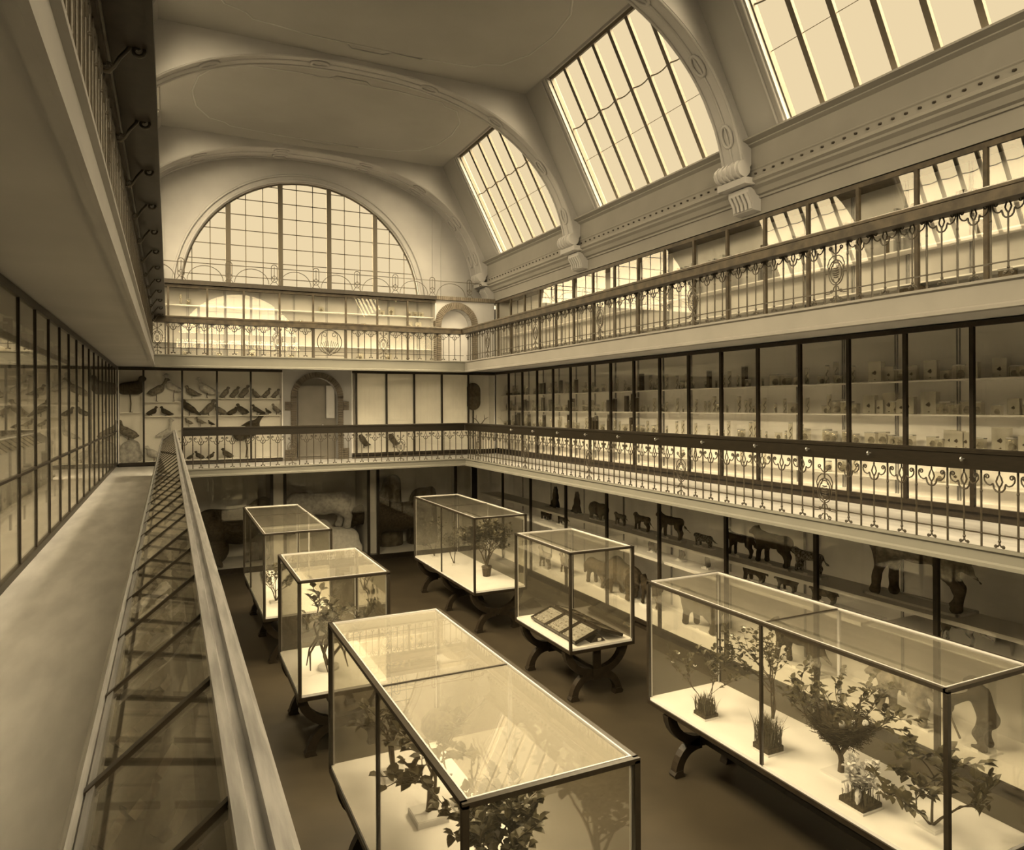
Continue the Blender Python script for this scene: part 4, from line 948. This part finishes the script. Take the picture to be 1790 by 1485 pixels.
for i, (x, h, f, l) in enumerate([(1.43, .33, 1, 'leftmost'), (1.70, .34, 1, 'middle'), (1.95, .39, 1, 'rightmost')]):
    W('pigeon', '%s of three upright pigeons on the top shelf of the fourth bird bay' % l, 'feather_mid', x, B1, h, f, lean=48, leg=.15, tail=.22, group='pigeons on the top shelf')
for i, (x, h, f, l) in enumerate([(2.30, .28, -1, 'leftmost'), (2.58, .30, 1, 'middle'), (2.84, .28, 1, 'rightmost')]):
    W('dove', '%s of three slim doves on the top shelf of the fifth bird bay' % l, 'feather_mid', x, B1, h, f, lean=45, leg=.15, tail=.35, group='doves on the top shelf')
W('grouse', 'small grouse leftmost on the second shelf of the fourth bird bay', 'feather_mid', 1.34, B2, .32, -1, leg=.15)
W('grouse', 'low sitting grouse in the middle of the second shelf of the fourth bird bay', 'feather_dark', 1.63, B2, .24, 1, leg=.05, neck=.2)
W('grouse', 'dark grouse rightmost on the second shelf of the fourth bird bay', 'feather_dark', 1.94, B2, .34, -1, leg=.15)
W('jay', 'dark jay leftmost on the second shelf of the fifth bird bay', 'feather_dark', 2.33, B2, .31, -1, lean=30, tail=.7)
W('finch', 'tiny finch in the middle of the second shelf of the fifth bird bay', 'feather_dark', 2.65, B2, .20, -1)
W('jay', 'pale upright jay rightmost on the second shelf of the fifth bird bay', 'feather_mid', 2.88, B2, .33, -1, lean=40)
W('rhea', 'huge dark ostrich-like bird behind the railing with bent neck and small head', 'feather_dark', 2.02, B4, 1.35, 1, neck=.55, na=55, leg=.75, fat=.33, tail=.2, head=.09, y=22.24)
for i, (x, h, l) in enumerate([(.52, .18, 'farthest left'), (.78, .24, 'second from the left'), (1.05, .20, 'third from the left'), (1.52, .30, 'tallest and farthest right')]):
    W('teal', '%s of the small dark water birds on the bottom shelf' % l, 'feather_dark', x, B4, h, (-1) ** i, leg=.1, group='water birds on the bottom shelf')
for i, (x, l) in enumerate([(5.5, 'left'), (6.45, 'right')]):
    W('owl', '%s of two dark birds perched below the white blinds' % l, 'feather_dark', x, .30, .42, -1, lean=55, neck=.1, tail=.4, fat=.26, head=.16, beak=.05)
    MB().box(x - .15, 22.1, .14, x + .15, 22.3, .305).build('perch_block', 'bark', bpy.context.scene.objects[-1] if False else [o for o in COL.objects if o.name.startswith('owl')][-1])

# ================================================================== JARS AND BOXES
def jar_mesh(kind):
    mb = MB()
    if kind == 'tall':
        mb.cur = 0; mb.lathe([(.028, 0), (.028, .20), (.024, .215)], n=8); mb.cur = 1; mb.lathe([(.027, .215), (.027, .23)], n=8)
        mb.cur = 2; mb.tube([(.012 * math.cos(k * .9), .012 * math.sin(k * .9), .015 + .013 * k) for k in range(13)], .007, 4)
    elif kind == 'wide':
        mb.cur = 0; mb.lathe([(.05, 0), (.05, .11), (.044, .12)], n=9); mb.cur = 1; mb.lathe([(.047, .12), (.047, .135)], n=9)
        mb.cur = 2; mb.lathe([(.0, .01), (.032, .02), (.036, .05), (.02, .075), (0, .08)], n=7)
    elif kind == 'vial':
        mb.cur = 0; mb.lathe([(.018, 0), (.018, .10)], n=7); mb.cur = 1; mb.lathe([(.019, .10), (.016, .115)], n=7); mb.cur = 2; mb.lathe([(.006, .008), (.012, .03), (.006, .07)], n=5)
    elif kind == 'plate':
        mb.cur = 0; mb.box(-.07, -.03, 0, .07, .03, .20); mb.cur = 1; mb.box(-.07, .025, .004, .07, .0295, .196)
        mb.cur = 2; mb.lathe([(.0, .01), (.035, .02), (.022, .05), (.04, .085), (.028, .12), (.0, .14)], n=7)
    elif kind == 'slabs':
        mb.cur = 2; mb.box(-.035, -.03, 0, .035, .03, .30); mb.cur = 1; mb.box(-.036, -.031, .29, .036, .031, .305)
    elif kind == 'cube':
        mb.cur = 0; mb.box(-.055, -.03, 0, .055, .03, .12); mb.cur = 1; mb.box(-.057, -.032, .115, .057, .032, .125); mb.cur = 2; mb.lathe([(.0, .008), (.028, .015), (.036, .045), (.018, .075), (.0, .08)], n=6)
    return mb.mesh('specimen_jar', ['jar_glass', 'jar_lid', 'specimen'])
JAR = {k: jar_mesh(k) for k in ('tall', 'wide', 'vial', 'plate', 'slabs', 'cube')}
JLAB = {'tall': ('tall thin specimen jar', 'specimen_jar', 'jar'), 'wide': ('wide round specimen jar', 'specimen_jar', 'jar'), 'vial': ('small stoppered vial', 'specimen_vial', 'vial'),
        'plate': ('flat glass specimen box', 'specimen_box', 'box'), 'slabs': ('tall dark slab-shaped jar', 'specimen_jar', 'jar'), 'cube': ('short square glass box', 'specimen_box', 'box')}
rj = random.Random(3)
SHN = {1.95: 'top', 1.44: 'second', .95: 'third', .45: 'lowest'}
def put_jar(kind, x, y, z, sc_, where, rz=0.0):
    nm = JLAB[kind]
    o = link(nm[1], JAR[kind], None, (x, y, z)); o.scale = (sc_,) * 3; o.rotation_euler = (0, 0, rz)
    return tag(o, nm[0] + ' ' + where, nm[2], nm[0] + ' ' + where)
for k in range(17):                      # bays counted from the viewer's end
    ya = POST_R[17 - k]; yb = ya + .9863
    if ya < 3.9: continue
for k in range(1, 18):
    yb, ya = POST_R[k - 1], POST_R[k]
    far = k <= 8
    for z in (1.95, 1.44, .95, .45):
        near = k >= 13
        if z == .45 and (k < 9 or k % 2): continue
        n = rj.choice((4, 5, 6)) if z > .6 else 3
        y = ya + .10 + rj.random() * .08
        for i in range(n):
            if near: kd = rj.choice(('plate', 'plate', 'cube', 'cube', 'wide') if k >= 15 else ('tall', 'vial', 'cube', 'wide', 'tall'))
            elif far: kd = rj.choice(('tall', 'wide', 'slabs', 'tall', 'cube'))
            else: kd = rj.choice(('tall', 'vial', 'tall', 'wide', 'vial', 'tall'))
            if k in (12, 11) and i == n - 2 and z > 1.9: kd = 'slabs'
            sc_ = (1.35 if near else 1.25) * rj.uniform(.8, 1.25)
            put_jar(kd, XC + .30 + rj.uniform(-.05, .06), y, z, sc_, 'on the %s shelf, %s right-gallery bay from the far corner' % (SHN[z], ordinal(k - 1)), PI / 2)
            y += .80 / n * rj.uniform(.85, 1.15)
            if y > yb - .08: break
# ---- upper right case: rows of books, boxes and dark upright cabinets
def book_mesh(w_, h, d):
    mb = MB(); mb.box(-w_ / 2, -d / 2, 0, w_ / 2, d / 2, h); return mb
rb = random.Random(11)
BOOKS = []
for i in range(5):
    w_, h = rb.uniform(.035, .07), rb.uniform(.20, .32); mb = MB(); mb.cur = 0; mb.box(-w_ / 2, -.09, 0, w_ / 2, .09, h); mb.cur = 1; mb.box(-w_ / 2 - .001, -.091, h * .72, w_ / 2 + .001, -.05, h * .78); BOOKS.append((w_, mb.mesh('book', [('box_mid', 'jar_lid', 'box_dark')[i % 3], 'case_back'])))
PU = [7.85 - 6 * .9863 + .9863 * k for k in range(21)]
for bay in (3, 4, 5, 6, 7, 8, 9, 10, 11, 12):
    ya = PU[bay]
    for z, sh in ((4.35, 'top'), (3.95, 'second')):
        y = ya + .12 + rb.random() * .25; n = rb.choice((3, 4, 5)) if sh == 'top' else rb.choice((2, 3))
        for i in range(n):
            w_, me = rb.choice(BOOKS)
            o = link('bound_volume', me, None, (XC + .31, y + w_ / 2, z)); o.rotation_euler = (0, 0, -PI / 2)
            w2 = 'on the %s shelf, upper right case, %s bay from viewer' % (sh, ordinal(bay - 3))
            tag(o, 'upright bound box ' + w2, 'book', 'bound boxes ' + w2); y += w_ + .006 + (rb.random() < .25) * .12
for y, h, l in ((4.85, .46, 'nearest dark upright specimen cabinet standing on the bottom of the upper right case'), (5.75, .40, 'second dark upright specimen cabinet on the bottom of the upper right case'), (8.6, .30, 'dark low specimen cabinet farther along the bottom of the upper right case')):
    t = thing('specimen_cabinet', l, 'cabinet', (XC + .26, y, Z2 + .10))
    link('box', MB().box(-.06, -.09, 0, .06, .09, h).mesh('box', 'box_dark'), t, (0, 0, 0)); link('lid', MB().box(-.065, -.095, h - .02, .065, .095, h + .01).mesh('lid', 'box_mid'), t, (0, 0, 0))
t = thing('stuffed_fish', 'long dark sloping fish mount on the bottom of the upper right case', 'stuffed animal', (XC + .28, 6.9, Z2 + .15), rz=UP)
link('body', blob_mesh('body', [((-.45, 0, .10), (.1, 0, .2), .03, .12), ((.1, 0, .2), (.42, 0, .28), .12, .05), ((-.45, 0, .1), (-.6, 0, .16), .02, .07)], 'fur_dark', .02, 34), t, (0, 0, 0))
link('stand', MB().box(-.2, -.04, -.05, .2, .04, .0).box(-.02, -.02, 0, .02, .02, .1).mesh('stand', 'dark_wood'), t, (0, 0, 0))
# ---- upper far case: small jars and boxes
for x, z, kd in [(.3, 4.5, 'tall'), (.5, 4.5, 'wide'), (3.2, 4.05, 'cube'), (3.6, 4.05, 'wide'), (4.2, 4.5, 'cube'), (5.2, 4.05, 'vial'), (5.5, 4.05, 'cube'), (6.1, 4.5, 'cube'), (6.4, 4.5, 'plate'), (7.0, 4.5, 'cube'), (7.2, 4.5, 'cube'), (7.4, 4.5, 'cube'), (7.0, 4.05, 'plate'), (7.3, 4.05, 'plate'), (.4, 3.02, 'wide'), (1.3, 3.02, 'cube'), (2.2, 3.02, 'plate'), (3.3, 3.02, 'cube'), (5.4, 3.02, 'plate'), (6.3, 3.02, 'plate')]:
    b = int((x + .016) / .98); put_jar(kd, x, YC + .30, z, 1.35, 'on the %s, upper far case, %s bay from left' % ({4.5: 'top shelf', 4.05: 'middle shelf', 3.02: 'bottom'}[z], ordinal(b)))
# ---- left passage case: pale bottles and dark bundles behind the reflections
rl = random.Random(5)
for k in range(9, 18):
    y0 = POST_L[9] + .92 * (k - 10)
    for z, sn in ((2.2, 'top'), (1.65, 'second'), (1.32, 'third'), (.55, 'lowest')):
        y = y0 + .12
        for i in range(3 if k > 13 else 4):
            kd = rl.choice(('tall', 'wide', 'plate', 'slabs'))
            put_jar(kd, XL - .30, y, z, rl.uniform(1.1, 1.5), 'on the %s shelf, left passage case, %s bay from viewer' % (sn, ordinal(k - 9)), -PI / 2); y += .22
# ---- specimen trays under the glass of the sloped desk case
TR = []
for i in range(4):
    mb = MB(); r_ = random.Random(40 + i); mb.cur = 0; mb.box(-.10, -.249, 0, .10, .249, .012); mb.cur = 1
    for q in range(7):
        cx, cy = r_.uniform(-.07, .07), r_.uniform(-.19, .19); rr = r_.uniform(.02, .045)
        mb.prism([(cx + rr * r_.uniform(.6, 1.2) * math.cos(2 * PI * a / 9), cy + 1.4 * rr * r_.uniform(.6, 1.2) * math.sin(2 * PI * a / 9)) for a in range(9)], XY, .012, .03)
    TR.append(mb.mesh('specimen_tray', ['specimen_mid' if i == 1 else 'tray_dark', ('specimen', 'tray_dark', 'feather_pale', 'specimen')[i]]))
y = .582 - 1.0; i = 0
while y < 3.5:
    o = link('specimen_tray', TR[i % 4], None, ((XA + XB) / 2 + .003, y + .25, dz((XA + XB) / 2) - .062)); o.rotation_euler = (0, -math.atan2(ZB - ZA, XB - XA), 0); o.scale = (1.0, 1, 1)
    if y > -.5: tag(o, 'specimen tray under the sloping desk glass, %s pane from the viewer' % ordinal(i), 'tray', 'trays in the sloping desk case')
    y += .5; i += 1

# ================================================================== PLANT MOUNTS AND INSECT DRAWERS in the free-standing cases
def leaf(mb, p, d, n, L, W, curl=.15):
    p, d = Vector(p), Vector(d).normalized(); s_ = d.cross(Vector(n))
    if s_.length < 1e-4: s_ = d.cross(Vector((1, .2, .1)))
    s_.normalize(); u = s_.cross(d).normalized()
    a = p + d * L * .35 - u * curl * L * .1; b = p + d * L * .72 - u * curl * L * .35; t = p + d * L - u * curl * L
    mb.add([p, a + s_ * W + u * W * .4, a, a - s_ * W + u * W * .4, b + s_ * W * .75 + u * W * .3, b, b - s_ * W * .75 + u * W * .3, t], [(0, 1, 2), (0, 2, 3), (1, 4, 5, 2), (2, 5, 6, 3), (4, 7, 5), (5, 7, 6)])
def turf_block(t, sx_, sy_, h, r_, blades=0, bh=.2, slab=True):
    mb = MB()
    if slab: link('slab', MB().box(-sx_ - .012, -sy_ - .012, 0, sx_ + .012, sy_ + .012, .022).mesh('slab', 'slab'), t, (0, 0, 0))
    z0 = .022 if slab else 0; n = 7
    vs = []; fs = []
    for i in range(n + 1):
        for j in range(n + 1):
            e = i in (0, n) or j in (0, n); vs.append((-sx_ + 2 * sx_ * i / n, -sy_ + 2 * sy_ * j / n, z0 + h * (.7 if e else 1) * r_.uniform(.8, 1.15)))
    for i in range(n):
        for j in range(n): fs.append((i * (n + 1) + j, (i + 1) * (n + 1) + j, (i + 1) * (n + 1) + j + 1, i * (n + 1) + j + 1))
    mb.add(vs, fs); mb.box(-sx_, -sy_, z0, sx_, sy_, z0 + h * .6)
    link('turf', mb.mesh('turf', 'turf'), t, (0, 0, 0))
    if blades:
        mb = MB()
        for k in range(blades):
            x, y = r_.uniform(-sx_, sx_) * .95, r_.uniform(-sy_, sy_) * .95; a = r_.uniform(0, 2 * PI); l = bh * r_.uniform(.5, 1.15); o = r_.uniform(.1, .55) * l
            q = [(x, y, z0 + h * .6), (x + o * .3 * math.cos(a), y + o * .3 * math.sin(a), z0 + h + l * .55), (x + o * math.cos(a), y + o * math.sin(a), z0 + h + l * (.95 if o < .4 * l else .7))]
            w_ = .004; c, s_ = -math.sin(a) * w_, math.cos(a) * w_
            mb.add([(q[0][0] + c, q[0][1] + s_, q[0][2]), (q[0][0] - c, q[0][1] - s_, q[0][2]), (q[1][0] + c, q[1][1] + s_, q[1][2]), (q[1][0] - c, q[1][1] - s_, q[1][2]), q[2]], [(0, 1, 3, 2), (2, 3, 4)])
        o = link('grass_blades', mb.mesh('grass_blades', 'leaf_dark'), t, (0, 0, 0)); o['kind'] = 'stuff'
def branches(mb, lf, r_, p, d, L, rad, depth, leafL, leafW, dens, droop=0.0, ends=None, fan=.75):
    p = Vector(p); d = Vector(d).normalized(); pts = [p]; n = 4
    for i in range(n):
        d = (d + Vector((r_.uniform(-.22, .22), r_.uniform(-.22, .22), r_.uniform(-.12, .15) - droop))).normalized(); pts.append(pts[-1] + d * L / n)
    mb.tube(pts, [rad * (1 - .5 * i / n) for i in range(n + 1)], 5)
    if depth == 0:
        for k in range(dens):
            q = pts[1 + k % n]; dd = Vector((r_.uniform(-1, 1), r_.uniform(-1, 1), r_.uniform(-.5, .8)))
            leaf(lf, q + dd.normalized() * .01, dd + d * .6, (0, 0, 1), leafL * r_.uniform(.6, 1.2), leafW * r_.uniform(.7, 1.2))
        leaf(lf, pts[-1], d, (0, 0, 1), leafL, leafW)
        if ends is not None: ends.append(pts[-1])
    else:
        if depth == 1:
            for k in range(dens // 2):
                dd = Vector((r_.uniform(-1, 1), r_.uniform(-1, 1), r_.uniform(-.3, .8))); leaf(lf, pts[2 + k % 3], dd + d * .5, (0, 0, 1), leafL * r_.uniform(.6, 1.1), leafW)
        for k in range(3):
            q = pts[2 + (k % 3)] if depth < 3 else pts[-1 - (k % 2)]
            a = r_.uniform(0, 2 * PI); dd = d + Vector((math.cos(a), math.sin(a), r_.uniform(-.1, .5))) * fan
            branches(mb, lf, r_, q, dd, L * r_.uniform(.6, .85), rad * .55, depth - 1, leafL, leafW, dens, droop, ends, fan)
def shrub(name, label, loc, h, seed, leafL=.07, leafW=.018, dens=5, stems=((0, 0, 1),), trunk=.012, depth=2, base='slab', lm='leaf_dark', flowers=0, droop=0.0, cat='plant mount', bs=.10, blades=0, bh=.2, fan=.75, slab_h=.025):
    r_ = random.Random(seed); t = thing(name, label, cat, loc)
    if base == 'slab': link('base_slab', MB().box(-bs, -bs, 0, bs, bs, slab_h).box(-bs + .008, -bs + .008, slab_h, bs - .008, bs - .008, slab_h + .006).mesh('base_slab', 'slab'), t, (0, 0, 0))
    elif base == 'turf': turf_block(t, bs, bs, .06, r_, blades, bh)
    elif base == 'disc': link('base_disc', MB().lathe([(bs, 0), (bs, .05), (bs * .95, .06)], n=20).mesh('base_disc', 'slab'), t, (0, 0, 0))
    elif base == 'pot': link('pot', MB().lathe([(.09, 0), (.115, .20), (.125, .21), (.125, .24), (.10, .24)], n=16).mesh('pot', 'bark'), t, (0, 0, 0))
    mb = MB(); lf = MB(); ends = []
    z0 = {'slab': slab_h, 'turf': .06, 'disc': .055, 'pot': .22}.get(base, 0)
    for dx, dy, dz_ in stems:
        branches(mb, lf, r_, (dx * .02, dy * .02, z0), (dx, dy, dz_), h * .48, trunk, depth, leafL, leafW, dens, droop, ends, fan)
    for cx0, cx1, cy0, cy1 in CASES:      # twigs stay inside their glass case
        if cx0 < loc[0] < cx1 and cy0 < loc[1] < cy1:
            lim = lambda v, lo, hi: lo + .10 * math.exp(min(0, (v - lo - .10) / .10)) if v < lo + .10 else (hi - .10 * math.exp(min(0, (hi - .10 - v) / .10)) if v > hi - .10 else v)
            for m_ in (mb, lf):
                m_.v = [(lim(a, cx0 + .02 - loc[0], cx1 - .02 - loc[0]), lim(b, cy0 + .02 - loc[1], cy1 - .02 - loc[1]), c if c < .2 else lim(c, -1, ZT_ - ZB_ - .04)) for a, b, c in m_.v]
            ends = [Vector((lim(e.x, cx0 + .02 - loc[0], cx1 - .02 - loc[0]), lim(e.y, cy0 + .02 - loc[1], cy1 - .02 - loc[1]), min(e.z, ZT_ - ZB_ - .1))) for e in ends]
    link('stem', mb.mesh('stem', 'bark'), t, (0, 0, 0)); link('foliage', lf.mesh('foliage', lm), t, (0, 0, 0))
    for k in range(min(flowers, len(ends))):
        fm = MB(); c = ends[(k * 5) % len(ends)]
        for q in range(6):
            a = 2 * PI * q / 6; leaf(fm, c, (math.cos(a), math.sin(a), .5), (0, 0, 1), .035, .014, -.3)
        link('flower', fm.mesh('flower', 'petal'), t, (0, 0, 0))
    return t
ZBD = ZB_
CASES = [(1.63, 2.91, 4.10, 8.18), (1.63, 2.91, 10.32, 12.34), (1.63, 2.91, 14.47, 18.55), (5.99, 7.24, 14.40, 18.60), (5.99, 7.24, 10.27, 12.33), (5.99, 7.24, 3.90, 8.12)]
# right front case
shrub('rose_shrub', 'white-flowered rose spray rising from a dark grass tuft, farthest left in the right front case', (6.27, 7.28, ZBD), 1.0, 2, .075, .03, 6, ((.3, 0, 1), (-.35, .1, 1), (.05, -.4, 1)), .007, 2, 'turf', flowers=9, bs=.11, blades=260, bh=.22)
shrub('rose_shrub', 'tall pale-flowered rose shrub behind the middle post of the right front case', (6.95, 6.80, ZBD), 1.25, 5, .07, .026, 8, ((.1, 0, 1), (-.15, .1, 1), (0, -.2, 1)), .012, 2, 'slab', flowers=10, bs=.09)
t = thing('grass_tuft', 'dark grass tuft with long arching blades on a turf block behind the middle post', 'plant mount', (6.30, 6.24, ZBD)); turf_block(t, .12, .12, .10, random.Random(9), 420, .30)
# nest in a forked branch
r_ = random.Random(21); t = thing('nest_tree', 'forked branch carrying a huge twig nest with leaves, in the right front case', 'nest mount', (6.62, 5.50, ZBD))
link('base_slab', MB().box(-.16, -.14, 0, .16, .14, .022).mesh('base_slab', 'slab'), t, (0, 0, 0))
mb = MB(); mb.tube([(0, 0, .02), (.01, 0, .14), (.0, .01, .22)], [.035, .03, .028], 8)
for dx, dy in ((-.24, .05), (.24, -.02), (.02, .2), (-.03, -.2)): mb.tube([(0, .01, .2), (dx * .45, dy * .45, .34), (dx, dy, .56), (dx * 1.25, dy * 1.3, .82)], [.024, .02, .015, .008], 6)
link('fork', mb.mesh('fork', 'bark'), t, (0, 0, 0))
mb = MB()
for k in range(700):
    a = r_.uniform(0, 2 * PI); zz = r_.random(); rr = (.10 + .24 * zz ** .7) * r_.uniform(.8, 1.08); z = .36 + .26 * zz
    p = Vector((rr * math.cos(a), rr * math.sin(a), z)); d = Vector((-math.sin(a) + r_.uniform(-.5, .5), math.cos(a) + r_.uniform(-.5, .5), r_.uniform(-.35, .35))).normalized() * r_.uniform(.06, .19)
    mb.tube([p - d, p + d * .1 - p.normalized() * .01, p + d], .0032, 3, caps=False)
nest = link('nest', mb.mesh('nest', 'turf'), t, (0, 0, 0)); nest['kind'] = 'stuff'
link('nest_bowl', MB().lathe([(.06, .37), (.18, .44), (.26, .53), (.29, .60), (.22, .58), (.14, .52), (.02, .49)], n=18).mesh('nest_bowl', 'turf'), nest, (0, 0, 0))
for k in range(3): link('egg', MB().lathe([(.0, -.045), (.025, -.03), (.034, 0), (.025, .03), (0, .045)], (.14 - .12 * k, -.20 + .05 * k, .60), 10).mesh('egg', 'egg'), nest, (0, 0, 0))
st = MB(); lf = MB()
for k in range(11):
    a = 2 * PI * k / 11 + .2; branches(st, lf, r_, (.22 * math.cos(a), .22 * math.sin(a), .5), (math.cos(a) * .7, math.sin(a) * .7, .8), .36, .007, 1, .09, .03, 8)
link('twigs', st.mesh('twigs', 'bark'), t, (0, 0, 0)); link('foliage', lf.mesh('foliage', 'leaf_dark'), t, (0, 0, 0))
t = shrub('leafy_mound', 'dome of small pale leaves on a dark turf block, right front case', (6.27, 4.98, ZBD), .50, 31, .06, .026, 16, ((.3, 0, 1), (-.3, .1, 1), (0, -.35, 1), (.1, .35, 1), (-.2, -.25, 1), (.3, .3, 1)), .005, 1, 'turf', lm='leaf_pale', bs=.14, blades=90, bh=.16)
t2 = thing('songbird', 'small pale bird sitting in the leafy mound on the turf block', 'stuffed bird', (6.16, 4.92, ZBD + .10), rz=.6)
link('body', blob_mesh('body', [((-.05, 0, .03), (.03, 0, .045), .022, .03), ((.03, 0, .05), (.055, 0, .075), .022, .02), ((.06, 0, .075), (.085, 0, .07), .01, .004), ((-.05, 0, .03), (-.13, 0, .01), .015, .006)], 'feather_pale', .01, 26), t2, (0, 0, 0))
shrub('leafy_branch', 'dark broad-leaved branch spreading around the nearest post of the right front case', (6.55, 4.42, ZBD), 1.0, 44, .12, .045, 8, ((.25, .1, 1), (-.45, .25, .9), (.1, -.4, .9)), .014, 2, 'slab', droop=.06, bs=.10)
# left front case
shrub('leafy_branch', 'upright branch with large lobed leaves on a thick white slab in the left front case', (2.28, 6.70, ZBD), 1.05, 52, .13, .06, 7, ((-.15, .1, 1), (.1, -.1, 1)), .026, 2, 'slab', bs=.16, droop=.05, slab_h=.06)
shrub('leafy_branch', 'small leafy stump on a white slab near the far end of the left front case', (2.2, 7.62, ZBD), .90, 53, .09, .032, 9, ((-.2, .1, 1), (.2, .1, 1)), .022, 2, 'slab', bs=.13, slab_h=.05)
t = shrub('forked_branch', 'forked branch holding a pale domed nest in the left front case', (2.66, 6.75, ZBD), .85, 54, .07, .022, 5, ((-.7, .4, .8), (.7, -.1, .8)), .024, 1, 'slab', bs=.10)
mb = MB(); r_ = random.Random(77)
mb.lathe([(.02, .0), (.12, .03), (.17, .10), (.16, .19), (.09, .27), (.0, .29)], (-.22, .12, .68), 18)
link('domed_nest', mb.mesh('domed_nest', 'straw'), t, (0, 0, 0))
shrub('nest_bush', 'dense dark bush with a big nest behind the nearest post of the left front case', (2.42, 5.35, ZBD), 1.0, 56, .10, .038, 12, ((-.3, .2, 1), (.35, .1, 1), (.0, -.3, 1), (-.1, .4, 1), (.4, -.3, .9)), .02, 2, 'slab', bs=.15, fan=.85)
shrub('leafy_twig', 'low leafy twig at the near left edge of the left front case', (2.0, 5.15, ZBD), .5, 57, .08, .022, 5, ((-.3, .1, 1), (.2, .3, 1)), .009, 1, 'slab', bs=.10)
# other cases
t = shrub('rooted_plant', 'epiphyte with arching roots and large leaves on a white disc in the short left case', (2.2, 11.2, ZBD), 1.4, 61, .16, .048, 6, ((-.3, .1, 1), (.35, 0, 1), (0, -.2, 1)), .03, 2, 'disc', bs=.16)
mb = MB()
for a in (2.6, 3.4, 4.3, 5.4, .3, 1.4): mb.tube([(.02 * math.cos(a), .02 * math.sin(a), .5), (.18 * math.cos(a), .18 * math.sin(a), .48), (.30 * math.cos(a), .30 * math.sin(a), .30), (.33 * math.cos(a + .2), .33 * math.sin(a + .2), .06)], [.022, .02, .015, .008], 6)
link('roots', mb.mesh('roots', 'bark'), t, (0, 0, 0))
shrub('small_bush', 'small dense bush in the farthest glass case of the left row', (1.98, 15.5, ZBD), .85, 63, .065, .024, 11, ((-.3, .1, 1), (.35, 0, 1), (0, -.3, 1), (.1, .3, 1)), .014, 2, 'slab', bs=.12)
shrub('potted_bush', 'big fine-leaved potted bush nearly filling the farthest right case', (6.80, 15.6, ZBD), 1.02, 65, .095, .04, 10, ((-.35, .1, 1), (.35, 0, 1), (0, -.45, 1), (.1, .45, 1), (0, 0, 1), (-.2, -.3, .8)), .02, 3, 'pot', fan=1.0)
shrub('small_bush', 'slim low bush left of the potted bush in the farthest right case', (6.55, 17.1, ZBD), .95, 66, .06, .02, 11, ((-.2, .1, 1), (.2, 0, 1)), .014, 2, 'slab', bs=.09)
shrub('small_bush', 'slender sapling at the far left end of the farthest right case', (6.4, 18.2, ZBD), .95, 67, .06, .02, 11, ((-.1, .1, 1), (.2, -.1, 1)), .012, 2, 'slab', bs=.09)
# insect drawers leaning back to back
def drawer(label, x, y, side, rise=.03):
    t = thing('insect_drawer', label, 'insect drawer', (x, y, ZBD + .001), 'insect drawers'); a = .34 * side
    mb = MB(); w_, l, h = .235, .265, .055
    mb.box(-w_, -l, 0, w_, -l + .016, h).box(-w_, l - .016, 0, w_, l, h).box(-w_, -l, 0, -w_ + .016, l, h).box(w_ - .016, -l, 0, w_, l, h).box(-w_, -l, 0, w_, l, .008)
    fr = link('frame', mb.mesh('frame', 'dark_wood'), t); fr.rotation_euler = (0, -a, 0); fr.location = (0, 0, rise + math.sin(.34) * w_)
    link('insect_sheet', MB().box(-w_ + .016, -l + .016, .008, w_ - .016, l - .016, .018).mesh('insect_sheet', 'insect_paper'), fr, (0, 0, 0))
    r_ = random.Random(int(x * 100 + y * 1000)); mb = MB()
    for i in range(5):
        for j in range(7):
            cx, cy = -.17 + .085 * i, -.21 + .07 * j; s_ = r_.uniform(.018, .038)
            for e in (-1, 1): mb.add([(cx, cy, .024), (cx + s_ * .7, cy + e * s_, .027), (cx - s_ * .1, cy + e * s_ * 1.2, .027), (cx - s_ * .7, cy + e * s_ * .6, .026)], [(0, 1, 2, 3)])
            mb.box(cx - s_ * .6, cy - .003, .018, cx + s_ * .6, cy + .003, .026)
    p_ = link('pinned_insects', mb.mesh('pinned_insects', 'insects'), fr, (0, 0, 0)); p_['kind'] = 'stuff'
    link('glass_lid', MB().box(-w_ + .016, -l + .016, .046, w_ - .016, l - .016, .050).mesh('glass_lid', 'case_glass'), fr, (0, 0, 0))
for side, x, nm in ((1, 6.36, 'left'), (-1, 6.86, 'right')):
    for y, l in ((11.72, 'farthest'), (11.17, 'middle'), (10.62, 'nearest')):
        drawer('glazed insect drawer, %s of the three leaning on the %s side of the rack' % (l, nm), x, y, side)
t = thing('drawer_rack', 'dark low rack carrying the leaning insect drawers', 'rack', (6.61, 11.17, ZBD))
MB().prism([(6.46, ZBD), (6.76, ZBD), (6.64, ZBD + .12), (6.58, ZBD + .12)], XZ, 10.40, 11.95).build('rack_body', 'dark_wood', t)
MB().box(6.60, 10.38, ZBD + .02, 6.66, 10.40, ZBD + .06).build('label_card', 'card', t)
